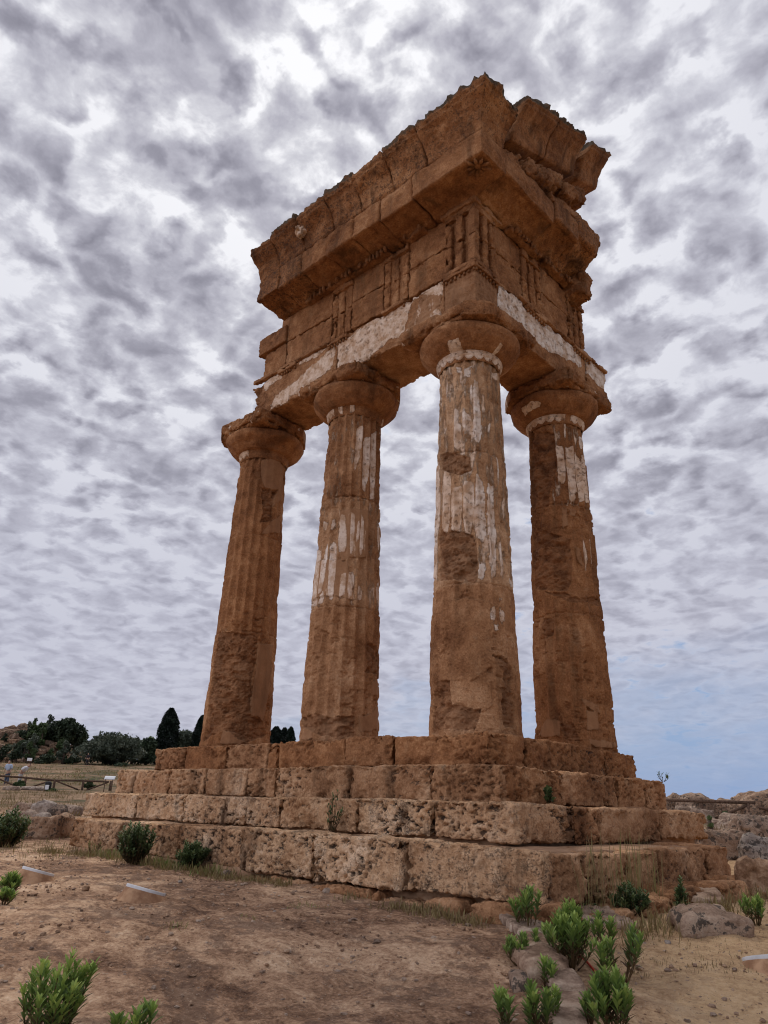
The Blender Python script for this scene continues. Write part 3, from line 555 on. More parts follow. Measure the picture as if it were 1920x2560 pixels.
# taenia strips
def strip(lo, hi, seed, chip=.05, tint=.1):
    V, F, pm = rock_box(lo, hi, .017, .012, .006, 4, .0, chip=chip, seed=seed, fine=.004)
    mk('taenia', V, F, STONE, temple, attrs=dict(tint=tint, lichen=.2, rough=.2, grey=.05))
strip((-4.8, -.55, 6.73), (-2.75, -.44, 6.805), 1)
strip((.44, .62, 6.77), (.552, 3.56, 6.83), 2)
strip((-.075, -.548, 6.725), (.548, .09, 6.80), 3, chip=.01)
# ------------------------------------------------------------------ frieze
def fz(lo, hi, seed, tint=.06, rnd=.012):
    tint -= .13  # frieze stone tinted darker, its deeper shade partly put into the colour
    V, F, pm = rock_box(lo, hi, .021, rnd, .009, 2.0, .014, chip=.03, seed=seed, fine=.006)
    mk('frieze_block', V, F, STONE, temple, attrs=dict(tint=tint, lichen=.28, rough=.2))
Yf = -.465
rs = np.random.RandomState(3)
for x0, x1 in [(-4.62, -3.96), (-3.95, -2.70), (-2.17, -1.41), (-.85, -.075)]:
    for z0, z1 in [(6.81, 7.375), (7.385, 7.965)]:
        a = x0-(.18 if (x0 < -4.5 and z0 > 7) else 0); zt = z1-(.2 if x0 < -4.5 and z0 > 7 else 0)
        fz((a, Yf+rs.uniform(-.008, .006)-(.05 if x0 < -4.5 and z0 > 7 else 0), z0), (x1, .35, zt), x0*2+z0, .06+rs.uniform(-.1, .1))
for y0, y1 in [(.05, .85), (1.44, 2.33)]:
    for z0, z1 in [(6.82, 7.40), (7.41, 7.965)]:
        fz((-.3, y0, z0), (.465+rs.uniform(-.006, .008), y1, z1), y0*3+z0, .05+rs.uniform(-.1, .1))
def triglyph(along, s0, wd, z0, z1, seed, corner=0, broken=0.0):
    """three rounded shanks in front of a back slab, with a plain cap band; along 'x' (left face) or 'y' (right face)"""
    parts = []
    def bx(a0, a1, d0, d1, q0, q1, res=.018, rnd=.012):
        lo, hi = ((a0, -d1, q0), (a1, -d0, q1)) if along == 'x' else ((d0, a0, q0), (d1, a1, q1))
        V, F, pm = rock_box(lo, hi, res, rnd, .007, 3.5, .01, chip=.05+.05*broken, seed=seed+a0, fine=.005)
        parts.append((V, F))
    bx(s0+(.07 if corner and along == 'y' else 0), s0+wd-(.07 if corner and along == 'x' else 0), -.1 if corner else .1, .435, z0, z1, .03)
    sh = wd*.245; gap = (wd-3*sh)/2
    for i in range(3):
        a0 = s0+i*(sh+gap)
        if corner and ((along == 'x' and i == 2) or (along == 'y' and i == 0)):
            continue
        zj = z0+.47+.02*i
        pj = .525 if corner else .486-.02*broken
        bx(a0, a0+sh, .40, pj, z0, zj, .016, .03); bx(a0+.002, a0+sh-.002, .40, pj-.002, zj+.004, z1-.17, .016, .03)
    bx(s0-.005, s0+wd+.005, .38, .53 if corner else .505, z1-.175, z1-.03)
    V, F = join(parts)
    o = mk('triglyph', V, F, STONE, temple, attrs=dict(tint=-.03, lichen=.28, rough=.1+.4*broken))  # tint lowered as on the frieze, painting in the shade up there
    return o
def regula(along, s0, wd, z, seed, n=7, par=None, miss=()):
    parts = []
    lo, hi = ((s0, -.555, z-.075), (s0+wd, -.46, z)) if along == 'x' else ((.46, s0, z-.075), (.557, s0+wd, z))
    parts.append(rock_box(lo, hi, .017, .01, .005, 4, chip=.03, seed=seed)[:2])
    for i in range(n):
        if i in miss: continue
        a = s0+(i+.5)*wd/n; c = (a, -.515) if along == 'x' else (.517, a)
        V, F = tube([(c[0], c[1], z-.06), (c[0], c[1], z-.10), (c[0], c[1], z-.125)], (.015, .021, .024), 8)
        parts.append((V+.004*fbm(V, 20, 1)[:, None], F))
    V, F = join(parts)
    mkq('regula', V, F, STONE, par or temple, attrs=dict(tint=.1, lichen=.15))
t_ = triglyph('x', -.07, .57, 6.81, 7.97, 1, corner=1); regula('x', -.07, .60, 6.725, 1, par=t_)
t_ = triglyph('x', -1.40, .54, 6.81, 7.97, 2); regula('x', -1.40, .54, 6.77, 2, par=t_, miss=(0, 1, 2, 3, 4, 5))
t_ = triglyph('x', -2.69, .51, 6.81, 7.97, 3, broken=.4); regula('x', -2.69, .5, 6.735, 3, par=t_)
t_ = triglyph('y', -.5, .55, 6.81, 7.97, 4, corner=1); regula('y', -.53, .6, 6.725, 4, par=t_)
t_ = triglyph('y', .86, .57, 6.83, 7.97, 5); regula('y', .86, .57, 6.775, 5, par=t_)
t_ = triglyph('y', 2.35, .55, 6.85, 7.95, 6, broken=.6); regula('y', 2.35, .6, 6.80, 6, par=t_)
regula('x', -4.05, .5, 6.735, 8, miss=(0, 5))
# the shared corner shank of the two corner triglyphs
V, F = join([rock_box((.395, -.527, a), (.527, -.395, b), .016, .012, .006, 3.5, .008, chip=.03, seed=77)[:2] for a, b in ((6.81, 7.30), (7.306, 7.80))])
mk('triglyph', V, F, STONE, temple, attrs=dict(tint=.1, lichen=.1))
V, F, pm = rock_box((-4.4, -.30, 6.75), (.28, .40, 8.50), .09, .02, .01, 2); mk('wall_core', V, F, STONE, temple, attrs=dict(tint=.1))
V, F, pm = rock_box((-.28, .41, 6.80), (.30, 2.75, 8.50), .09, .02, .01, 2); mk('wall_core', V, F, STONE, temple, attrs=dict(tint=.1))
# ------------------------------------------------------------------ cornice
GE = [(-.08, 7.972), (.05, 7.975), (.10, 8.01), (.50, 8.065), (.55, 8.045), (.60, 8.06), (.605, 8.30), (.60, 8.49), (.56, 8.52), (-.08, 8.52)]
def lpath(x0, x1, res=.03):
    n = max(2, int((x1-x0)/res)); return [(x, -.5, 0, -1) for x in np.linspace(x0, x1, n+1)]
def cpath(x0, y1, res=.03, fan=22):
    p = lpath(x0, .5, res)
    p += [(.5, -.5, t, -1) for t in np.linspace(0, 1, fan)[1:]]+[(.5, -.5, 1, -t) for t in np.linspace(1, 0, fan)[1:]]
    n = max(2, int((y1+.5)/res)); p += [(.5, y, 1, 0) for y in np.linspace(-.5, y1, n+1)[1:]]
    return p
def rpath(y0, y1, res=.03):
    n = max(2, int((y1-y0)/res)); return [(.5, y, 1, 0) for y in np.linspace(y0, y1, n+1)]
def cornice(path, seed, tint=.08, amp=.012, prof=GE, label=None, name='cornice_block', lich=.15, topamp=0, topz=None, parent=None, grey=None, capamp=.03, peg=None):
    tint -= .14; lich += .12  # cornice and gutter colour darkened: patina plus painted-in shade
    V, F = sweep(prof, path, .02, amp, 3.2, seed, capamp, .009, topamp, topz, .018)
    if peg is not None: V, F = join([(V, F), peg])
    a, b = fixquads(F)
    g_ = 0 if grey is None else sstep(V[:, 2], grey[0], grey[1])*grey[2]
    o = mk(name, V, a, STONE, parent or temple, F2=b, attrs=dict(tint=tint, lichen=lich, rough=.12, grey=g_))
    if label: o['label'] = label
    return o
# rows of worn pegs under the cornice
def pegs(along, a0, a1, seed, dz_=0.0):
    parts = []; rr = np.random.RandomState(seed)
    for r_ in range(3):
        for a in np.arange(a0, a1, .09):
            if rr.rand() < .3: continue
            o_ = .66+.12*r_; zt = 8.06+.012*r_+dz_
            c = (a+rr.uniform(-.01, .01), -o_) if along == 'x' else (o_, a)
            V, F = tube([(c[0], c[1], zt+.03), (c[0], c[1], zt-.012), (c[0], c[1], zt-.03)], (.026, .024, .018), 7); parts.append((V, F))
    V, F = join(parts); return V, F
gj = [-4.18, -3.57, -2.92, -2.23, -1.60, -.98, -.27]
for i in range(6):
    do_, dz2 = rs.uniform(-.02, .02), rs.uniform(-.012, .010); pr2 = [(o_+(.0 if o_ < .3 else do_+rs.uniform(-.012, .012)), z_+dz2+rs.uniform(-.008, .008)) for o_, z_ in GE]
    cornice(lpath(gj[i]+.004, gj[i+1]-.004), 3+i*1.9, .02+rs.uniform(-.15, .1), prof=pr2, amp=.028, lich=.3+.2*(i < 2), peg=pegs('x', gj[i]+.12, gj[i+1]-.1, i) if i in (1, 3, 4) else None)
gc = cornice(cpath(-.262, -.56), 20, .05, lich=.25, amp=.016, label='corner block of the cornice with a carved rosette underneath')
for i, (y0, y1, dz_, do) in enumerate([(-.50, .98, .12, -.03), (1.0, 1.72, .24, .0), (1.74, 2.44, .38, .03)]):
    pr2 = [(o_+(do if o_ > .3 else 0), z_+(dz_ if o_ > .3 else dz_*.4)) for o_, z_ in GE]
    cornice(rpath(y0, y1), 31+i*3.3, [.16, .12, -.1][i], prof=pr2, amp=[.024, .024, .05][i], lich=.3+.1*i, peg=[pegs('y', .2, .9, 5, .1), pegs('y', 1.08, 1.65, 6, .2), None][i])
# bed mould with worn carved tongues
def bed(along, a0, a1, seed, dz_=0.0):
    parts = []; lo, hi = ((a0, -.60, 7.90+dz_), (a1, -.44, 7.985+dz_)) if along == 'x' else ((.44, a0, 7.90+dz_), (.60, a1, 7.985+dz_))
    parts.append(rock_box(lo, hi, .03, .02, .01, 4, chip=.04, seed=seed)[:2])
    n = int((a1-a0)/.085); rr = np.random.RandomState(int(seed*10))
    for i in range(n):
        if rr.rand() < .22: continue
        a = a0+(i+.5)*(a1-a0)/n; h_ = rr.uniform(.07, .14)
        lo, hi = ((a-.028, -.66, 7.98-h_+dz_), (a+.028, -.585, 7.99+dz_)) if along == 'x' else ((.585, a-.028, 7.98-h_+dz_), (.66, a+.028, 7.99+dz_))
        parts.append(rock_box(lo, hi, .02, .025, .01, 8, chip=.03, seed=seed+i)[:2])
    V, F = join(parts); mk('bed_moulding', V, F, STONE, temple, attrs=dict(tint=-.15, lichen=.4, rough=.5))
bed('x', -3.35, -1.22, 1.1); bed('x', -.86, -.45, 1.7); bed('y', .38, 1.25, 2.2, .05); bed('y', 1.45, 2.30, 3.1, .08)
V, F, pm = rock_box((.3, 2.33, 7.80), (.80, 2.74, 8.30), .02, .06, .05, 2.6, .03, chip=.12, seed=9, fine=.012); mk('cornice_block', V, F, STONE, temple, attrs=dict(tint=-.15, lichen=.4, rough=.5))
V, F, pm = rock_box((-.12, -.56, 7.90), (.56, .2, 7.99), .02, .015, .006, 3, chip=.03); mk('bed_moulding', V, F, STONE, temple, attrs=dict(tint=.1, lichen=.1))
# carved rosette under the corner
pts = [rock_box((-.05, -.05, -.03), (.05, .05, .03), .012, .03, .006, 9, seed=2)[:2]]
for i in range(9):
    a = i/9*2*math.pi+.2; L = .17
    rr_ = [(math.cos(a)*t, math.sin(a)*t, -.012-.022*math.sin((t-.05)/L*3.0)) for t in np.linspace(.055, .055+L*(.8+.25*math.sin(i*2.3)), 7)]
    V, F = tube(rr_, [.012, .022, .028, .03, .026, .018, .006], 7); pts.append((V, F))
V, F = join(pts); V = V+np.array([.875, -.905, 8.055])
mkq('rosette', V, F, STONE, gc, attrs=dict(tint=-.05, lichen=.3, rough=.3))
# ------------------------------------------------------------------ gutter (sima) along the left side and its return
SI = [(-.10, 8.515), (.52, 8.515), (.57, 8.56), (.60, 8.66), (.66, 8.82), (.76, 8.96), (.825, 9.02), (.835, 9.06), (.865, 9.075), (.87, 9.17), (.84, 9.20), (.60, 9.22), (-.10, 9.20)]
sj = [-4.22, -3.58, -2.86, -2.1, -1.42, -.70, .02]
drop = [-.05, .01, -.04, .02, -.06, .0]
for i in range(6):
    do_ = rs.uniform(-.012, .014); pr2 = [(o_+do_*(o_ > .3), z_+drop[i]*(z_ > 8.9)) for o_, z_ in SI]
    g_ = cornice(lpath(sj[i]+.003, sj[i+1]-.003), 60+i*2.1, -.12+rs.uniform(-.12, .08), prof=pr2, name='gutter_block', topamp=.028, topz=9.09, grey=(9.05, 9.16, .75), amp=.022, lich=.5)
    if i == 1: lion_parent = g_
cornice(cpath(.03, -.60), 75, .0, prof=[(o_, z_-.03*(z_ < 0)) for o_, z_ in SI], name='gutter_block', topamp=.035, topz=9.10, grey=(9.05, 9.16, .75), label='corner gutter block with a broken right end', amp=.02, capamp=.06, lich=.45)
# weathered lion head spout
u_, v_ = np.meshgrid(np.linspace(0, math.pi, 40), np.linspace(0, 2*math.pi, 60, endpoint=False), indexing='ij')
N = np.stack([np.sin(u_)*np.cos(v_), np.sin(u_)*np.sin(v_), np.cos(u_)], -1).reshape(-1, 3)
rad = .125*(1+.16*fbm(N, 2.6, 4)+.05*np.sin(np.arctan2(N[:, 2], N[:, 0])*9)*(N[:, 1] > -.6))
rad = rad-.03*np.exp(-((N[:, 0]-.35)**2+(N[:, 2]-.25)**2)/.03)-.03*np.exp(-((N[:, 0]+.35)**2+(N[:, 2]-.25)**2)/.03)-.045*np.exp(-((N[:, 0])**2/.12+(N[:, 2]+.45)**2/.02))+.04*np.exp(-((N[:, 0])**2+(N[:, 2]+.05)**2)/.05)
rad[N[:, 1] > 0.3] = .12
V = N*rad[:, None]*np.array([1, .9, 1.12])+np.array([-2.84, -1.20, 8.90])
o = mk('lion_head_spout', V, gridF(40, 60, True), STONE, lion_parent, attrs=dict(tint=1.0, plaster=.62, plasterwarm=.75, lichen=.15)); o['label'] = 'pale worn lion head waterspout'
# ------------------------------------------------------------------ pediment: raking cornice and raking gutter on the right
SL = .43
def tiltY(V, y0, z0): V = V.copy(); V[:, 2] += SL*(V[:, 1]-y0); return V
for i, (y0, y1, x1, zt, tint, amp) in enumerate([(-.46, .10, 1.02, 8.78, .0, .03), (.12, 1.28, 1.13, 8.95, .1, .03), (1.30, 2.16, 1.14, 9.36, -.15, .055)]):
    V, F, pm = rock_box((.35, y0, zt-.34), (x1, y1, zt), .022, .05, amp, 2.6, .03, chip=.10, seed=40+i*3, fine=.01)
    V = tiltY(V, y0, 0)
    mk('raking_cornice_block', V, F, STONE, temple, attrs=dict(tint=tint, lichen=.3, rough=.3))
V, F, pm = rock_box((.5, .92, 8.66), (1.085, 1.96, 8.86), .02, .03, .02, 3, .01, chip=.06, seed=48); V[:, 2] += .2*(V[:, 1]-.92)
mk('cornice_slab', V, F, STONE, temple, attrs=dict(tint=.05, lichen=.25, rough=.2))
V, F, pm = rock_box((-.3, -.1, 8.45), (.62, 2.0, 8.80), .06, .04, .03, 2, chip=.1, seed=49); V = tiltY(V, -.1, 0)
mk('pediment_core', V, F, STONE, temple, attrs=dict(tint=.0, lichen=.3, rough=.4))
RS = [(-.10, 0), (.58, 0), (.62, .05), (.66, .22), (.74, .40), (.86, .52), (.895, .55), (.90, .60), (.93, .615), (.935, .71), (.90, .75), (.6, .77), (-.10, .75)]
for i, (y0, y1) in enumerate([(-.27, .72), (.74, 1.72), (1.98, 2.72)]):
    V, F = sweep([(o_-.02*(i == 2), z_+9.02) for o_, z_ in RS], rpath(y0, y1), .02, .018, 2.6, 85+i*4, .05, .006, .04, 9.66)
    gg = sstep(V[:, 2], 9.60, 9.70)
    V = tiltY(V, -.15, 0); a, b = fixquads(F)
    mk('raking_gutter_block', V, a, STONE, temple, F2=b, attrs=dict(tint=-.1, lichen=.5, rough=.3, grey=gg*.75))
# ------------------------------------------------------------------ ground
FW = np.array([-.6914, .7225]); RT = np.array([.7225, .6914])
def gz(x, y, rough=True):
    x = np.atleast_1d(np.asarray(x, float)); y = np.atleast_1d(np.asarray(y, float))
    s = (x-CAM[0])*FW[0]+(y-CAM[1])*FW[1]; l = (x-CAM[0])*RT[0]+(y-CAM[1])*RT[1]
    zl = np.interp(s, [-400, -10, 0, 3, 6, 8, 14, 30, 45, 60, 90, 120, 160, 240, 400, 900, 3000, 20000], [-6, -2.75, -2.42, -2.04, -1.65, -1.57, -1.50, -1.05, -.45, .1, 2.2, 4.3, 6.7, 10.5, 12, -4, -20, -90])
    zr = np.interp(s, [-400, -10, 0, 3, 6, 8, 14, 30, 50, 80, 130, 300, 20000], [-6, -2.75, -2.42, -2.04, -1.63, -1.55, -1.45, -1.02, -.80, -1.5, -9, -50, -95])
    wgt = sstep(l/np.maximum(s, 1.0), -.02, .16)
    z = zl*(1-wgt)+zr*wgt
    # rocky mound on the far left
    ml = sstep(l/np.maximum(s, 1.0), -.37, -.44)*sstep(s, 112, 128)*sstep(s, 200, 150)
    z = z+ml*4.6*(1+.15*np.sin(x*.2))
    if rough:
        P = np.stack([x, y, x*0], 1)
        z = z+.04*fbm(P, .35, 3)*sstep(np.abs(s), 2, 12)+.011*fbm(P, 1.6, 3)+.009*fbm(P, 6, 3)*sstep(s, 40, 15)+.0
    return z
def axis_pts(lo, hi, st, far, growth=1.09):
    a = list(np.arange(lo, hi+1e-6, st)); s_ = st; p = a[-1]
    while p < far: s_ *= growth; p += s_; a.append(p)
    s_ = st; p = lo; b = []
    while p > -far: s_ *= growth; p -= s_; b.append(p)
    return np.array(b[::-1]+a)
gx = axis_pts(-6.5, 5.0, .038, 3500); gy = axis_pts(-7.0, 1.6, .038, 3500)
GX, GY = np.meshgrid(gx, gy, indexing='xy'); x_, y_ = GX.ravel(), GY.ravel()
Z_ = gz(x_, y_)
P_ = np.stack([x_, y_, x_*0], 1); nearm = sstep(np.hypot(x_-1, y_+3), 12, 7)
Z_ = Z_+nearm*(.010*np.maximum(0, fbm(P_*np.array([1, 1, 1]), 13, 3, .6)-.1)+.012*fbm(P_, 3.1, 3, .6, 9))
def make_ground():
    m, t, b = newmat('dry_earth'); co = t.new('ShaderNodeTexCoord').outputs['Object']
    # soil streaks follow the direction along the steps
    a = t.noise(co, .55, 5, .6, .4); c = t.noise(t.vmath('MULTIPLY', co, (1.0, 1.5, 1)).outputs[0], 3.2, 7, .66, .8); e = t.noise(co, 34, 6, .7); g = t.noise(co, 95, 3, .6)
    f = t.math('ADD', t.math('MULTIPLY', a, .35), t.math('ADD', t.math('MULTIPLY', c, .37), t.math('MULTIPLY', e, .30)))
    earth = t.ramp(f, [(.39, (.075, .038, .023)), (.455, (.22, .122, .070)), (.51, (.40, .240, .142)), (.57, (.60, .395, .245)), (.64, (.76, .56, .38))])
    sand = t.ramp(f, [(.38, (.20, .115, .058)), (.46, (.42, .26, .135)), (.54, (.58, .385, .21)), (.66, (.70, .50, .30))])
    pos = t.new('ShaderNodeSeparateXYZ', {0: co})
    side_ = t.math('SUBTRACT', t.math('MULTIPLY', pos.outputs[0], .72), t.math('MULTIPLY', pos.outputs[1], -.69))
    sr = t.smooth(t.math('ADD', side_, t.math('MULTIPLY', t.math('SUBTRACT', a, .5), 1.5)), -.35, .9)
    col = t.mix(sr, earth, sand)
    moss = t.smooth(t.math('ADD', t.math('MULTIPLY', t.noise(co, 1.3, 6, .7, 1.0), .6), t.math('MULTIPLY', t.noise(co, 9.0, 6, .7, .5), .4)), .50, .57)
    col = t.mix(t.math('MULTIPLY', moss, t.math('SUBTRACT', .66, t.math('MULTIPLY', sr, .45))), col, t.mix(e, (.095, .055, .036), (.21, .128, .085)))
    grit = t.smooth(g, .60, .70)
    col = t.mix(t.math('MULTIPLY', grit, .45), col, (.60, .50, .39))
    crumb = t.smooth(t.noise(co, 40, 4, .7), .60, .68)
    col = t.mix(t.math('MULTIPLY', crumb, .7), col, (.07, .042, .03))
    # farther off: scrub, dry grass and pale tracks
    dist = t.new('ShaderNodeCameraData')  # unused by colour
    far = t.smooth(t.vmath('LENGTH', t.vmath('SUBTRACT', co, (0, -2, 0)).outputs[0]).outputs['Value'], 11, 26)
    sc1 = t.noise(co, .16, 6, .62, .5); sc2 = t.noise(co, .9, 6, .65)
    sc1 = t.math('ADD', sc1, 0.0)
    scrub = t.ramp(t.math('ADD', t.math('MULTIPLY', sc1, .55), t.math('MULTIPLY', sc2, .45)), [(.40, (.040, .042, .018)), (.45, (.095, .078, .038)), (.51, (.185, .115, .066)), (.57, (.27, .175, .105)), (.65, (.36, .26, .17))])
    col = t.mix(far, col, scrub)
    t.n.remove(dist)
    t.l.new(col, b.inputs['Base Color'])
    h = t.math('ADD', t.math('MULTIPLY', e, .035), t.math('ADD', t.math('MULTIPLY', g, .008), t.math('MULTIPLY', c, .05)))
    bp = t.new('ShaderNodeBump', {'Height': h, 'Strength': .8, 'Distance': 1.0}); t.l.new(bp.outputs[0], b.inputs['Normal'])
    return m
EARTH = make_ground()
o = mk('ground', np.stack([x_, y_, Z_], 1), gridF(len(gy), len(gx)), EARTH); tag(o, kind='structure')
SEA = simple('sea_water', (.045, .10, .19), (.06, .12, .21), .02, .25, .3, .5)
n_ = 48; an = np.arange(n_)/n_*2*math.pi
V = np.concatenate([np.stack([np.cos(an)*3300, np.sin(an)*3300, an*0-88], 1), np.stack([np.cos(an)*40000, np.sin(an)*40000, an*0-88], 1)])
tag(mk('sea', V, gridF(2, n_, True), SEA, smooth=False), kind='structure')

def at(px, py, dist=None):
    """point on the ground seen at a pixel of the 1920x2560 photo, or at a horizontal distance on its ray"""
    v = pixray(px, py)
    if dist is not None:
        t = dist/math.hypot(v[0], v[1]); return CAM+v*t
    lo_, hi_ = .5, 400.0
    ts = np.concatenate([np.arange(1, 60, .02), np.arange(60, 400, .5)]); Q = CAM+ts[:, None]*v
    dlt = Q[:, 2]-gz(Q[:, 0], Q[:, 1]); k = np.argmax(dlt < 0)
    return Q[k] if dlt[k] < 0 else Q[-1]
def mpp(p):   # metres per photo pixel at a point
    return float(np.dot(np.asarray(p)-CAM, _f))/FPX
def onground(p): return np.array([p[0], p[1], float(gz(p[0], p[1])[0])])

# ------------------------------------------------------------------ rocks
def make_rock(dark=0.0):
    m, t, b = newmat('field_stone'); co = t.new('ShaderNodeTexCoord').outputs['Object']
    oi = t.new('ShaderNodeObjectInfo').outputs['Random']
    n1 = t.noise(co, 2.0, 6, .65); n2 = t.noise(co, 11, 6, .7); n3 = t.noise(co, 50, 3, .6)
    f = t.math('ADD', t.math('MULTIPLY', n1, .5), t.math('MULTIPLY', n2, .5))
    w_ = t.ramp(f, [(.36, (.11, .058, .032)), (.47, (.26, .150, .085)), (.56, (.42, .27, .165)), (.68, (.56, .42, .29))])
    g_ = t.ramp(f, [(.36, (.11, .088, .074)), (.47, (.28, .228, .188)), (.56, (.43, .362, .30)), (.68, (.58, .51, .44))])
    col = t.mix(attr(t, 'grey'), w_, g_)
    sp = t.smooth(t.math('ADD', n2, t.math('MULTIPLY', t.math('SUBTRACT', attr(t, 'lichen'), .5), .3)), .55, .62)
    col = t.mix(t.math('MULTIPLY', sp, .85), col, (.045, .038, .033))
    t.l.new(col, b.inputs['Base Color'])
    h = t.math('ADD', t.math('MULTIPLY', n2, .05), t.math('MULTIPLY', n3, .012))
    bp = t.new('ShaderNodeBump', {'Height': h, 'Strength': .8, 'Distance': 1.0}); t.l.new(bp.outputs[0], b.inputs['Normal'])
    return m
ROCK = make_rock()
def rock(name, p, dims, rz=0.0, tilt=0.0, label=None, group=None, res=None, grey=.4, lichen=.3, rnd=.4, seed=0.0, cat='rock', amp=.10, sink=.12):
    """irregular stone of dims (along, deep, high) resting in the ground at p"""
    L, D, H = dims; m_ = max(dims)
    V, F, pm = rock_box((-L/2, -D/2, -H*sink), (L/2, D/2, H), res or max(.018, m_/40), rnd*min(L, D, H)*.6, amp*m_*.5, 1.6/m_, .03*min(m_, 1.2), pitf=(6, 6, 6), chip=.10*m_*.5, seed=seed, fine=.012*min(1, m_))
    V[:, 2] += tilt*V[:, 0]+.10*H*fbm(V, 2.2/m_, 3, .6, seed)
    V[:, 2] += (.11 if np.hypot(p[0]-CAM[0], p[1]-CAM[1]) < 9 else 0)*V[:, 1]
    fl_ = 1+.22*fbm(V*np.array([1, 1, 0]), 1.8/m_, 2, .5, seed+9); V[:, 0] *= fl_; V[:, 1] *= fl_
    V = rot_z(V, np.zeros(3), rz)
    o = mk(name, V, F, ROCK, attrs=dict(grey=grey, lichen=np.clip(lichen+.35*pm, 0, 1)))
    o.location = p
    return tag(o, label, cat, group)
def rock_px(name, x0, x1, ytop, ybase, label, deep=.8, group=None, rz=None, h=None, grey=.4, lichen=.3, rnd=.4, seed=0.0, tilt=0.0, cat='rock', dist=None, amp=.10):
    c = at((x0+x1)/2, ybase, dist)
    if dist is not None: c = onground(c)
    k = mpp(c); L = (x1-x0)*k; H = h or max(.02, (ybase-ytop)*k*.95)
    if dist is not None: H = max(.12, at((x0+x1)/2, ytop, dist)[2]-c[2])
    ang = math.atan2(RT[1], RT[0]) if rz is None else rz
    q = c+np.array([FW[0], FW[1], 0])*L*deep*.4
    return rock(name, (q[0], q[1], float(gz(q[0], q[1])[0])), (L, L*deep, H), ang, tilt, label, group, grey=grey, lichen=lichen, rnd=rnd, seed=seed, cat=cat, amp=amp)
# row of stones running from the temple corner towards the camera
g_ = 'stones in a row towards the camera'
rock_px('flat_stone', 1388, 1590, 2255, 2322, 'large flat pale slab with black lichen below the temple corner', 1.0, g_, h=.09, amp=.06, grey=.4, lichen=.4, seed=3, rnd=.7, cat='stone')
rock_px('row_stone', 1270, 1362, 2282, 2335, 'pale grey stone at the foot of the upright plant by the temple corner', 1.5, g_, grey=0.44, seed=5, cat='stone', h=0.065, amp=.05)
rock_px('row_stone', 1292, 1372, 2326, 2356, 'flat whitish stone second below the temple corner', 1.5, g_, grey=0.44, lichen=.2, seed=6, cat='stone', h=0.069, amp=.05)
rock_px('row_stone', 1322, 1402, 2362, 2394, 'low tan stone beside the broad green bush', 1.5, g_, grey=0.17, lichen=.1, seed=7, cat='stone', h=0.069, amp=.05)
rock_px('row_stone', 1310, 1432, 2390, 2462, 'rounded brown-topped boulder in the middle of the stone row', 1.5, g_, grey=0.25, seed=8, rnd=.9, cat='stone', h=0.121, amp=.05)
rock_px('row_stone', 1384, 1470, 2446, 2510, 'smooth grey stone in front of the rounded boulder', 1.5, g_, grey=0.41, lichen=.15, seed=9, cat='stone', h=0.081, amp=.05)
rock_px('row_stone', 1394, 1478, 2502, 2548, 'flat beige stone near the lower end of the row', 1.5, g_, grey=0.33, lichen=.1, seed=10, cat='stone', h=0.065, amp=.05)
rock_px('row_stone', 1384, 1480, 2538, 2600, 'last stone of the row at the bottom edge', 1.5, g_, grey=0.39, lichen=.1, seed=11, cat='stone', h=0.069, amp=.05)
rock_px('row_stone', 1282, 1326, 2455, 2486, 'small dark speckled stone left of the row', 1.5, g_, grey=0.39, lichen=.6, seed=12, cat='stone', h=0.081, amp=.05)
# right hand side stones
rock_px('rock_ledge', 1715, 1868, 2285, 2340, 'low rough brown rock on the sandy ground right of the temple', .9, None, h=.13, grey=.35, lichen=.45, seed=14, rnd=.5, amp=.16)
rock_px('rock_ledge', 1700, 1830, 2238, 2272, 'flat worn rock ledge close under the footing', .8, None, h=.10, grey=.2, lichen=.25, seed=15)
rock_px('boulder', 1872, 1960, 2175, 2245, 'orange boulder at the right edge beside the footing', .8, None, grey=.0, lichen=.1, seed=16, h=.36)
rock_px('boulder', 1858, 2010, 2096, 2185, 'tall grey-white boulder spotted with black lichen', .55, None, grey=1.0, lichen=.62, seed=17, rnd=.9, dist=12.2, h=.85)
rock_px('boulder', 1752, 1868, 2076, 2150, 'pitted pinkish block behind the right end of the steps', .6, None, amp=.05, grey=.35, lichen=.6, seed=18, rnd=.4, dist=14.0, h=.80)
rock_px('stone_slab', 1838, 1990, 2048, 2062, 'dark flat slab lying on other stones by the fence', .7, None, amp=.04, grey=.5, lichen=.55, seed=19, dist=17.0, h=.72)
rock_px('boulder', 1680, 1745, 2056, 2062, 'long low stone between the steps and the fence', .4, None, grey=.3, lichen=.4, seed=20, dist=19.0, amp=.03)
g_ = 'big stones beyond the right fence'
for i, (x0, x1, yt, dd, gr, lb) in enumerate([(1672, 1708, 1988, 42, .5, 'small stone next to the step end beyond the fence'), (1706, 1772, 1983, 40, .6, 'broad pale boulder behind the near fence post'), (1772, 1800, 1999, 44, .4, 'low stone between the boulders beyond the fence'), (1806, 1880, 1997, 46, .45, 'low wide rock with grass on it beyond the fence'), (1862, 1935, 1983, 41, .3, 'big brown boulder rising behind the fence end'), (1892, 1990, 1988, 34, .35, 'big rounded boulder at the right edge by the fence')]):
    p = onground(at((x0+x1)/2, 2040, dd)); k = dd*1.03/FPX; top = at((x0+x1)/2, yt, dd)[2]
    rock('boulder', p, ((x1-x0)*k*1.1, (x1-x0)*k*.8, top-p[2]), math.atan2(RT[1], RT[0])+.2*math.sin(i*3), 0, lb, g_, grey=gr*.5, lichen=.6, rnd=.8, seed=21+i, amp=.14, cat='boulder')
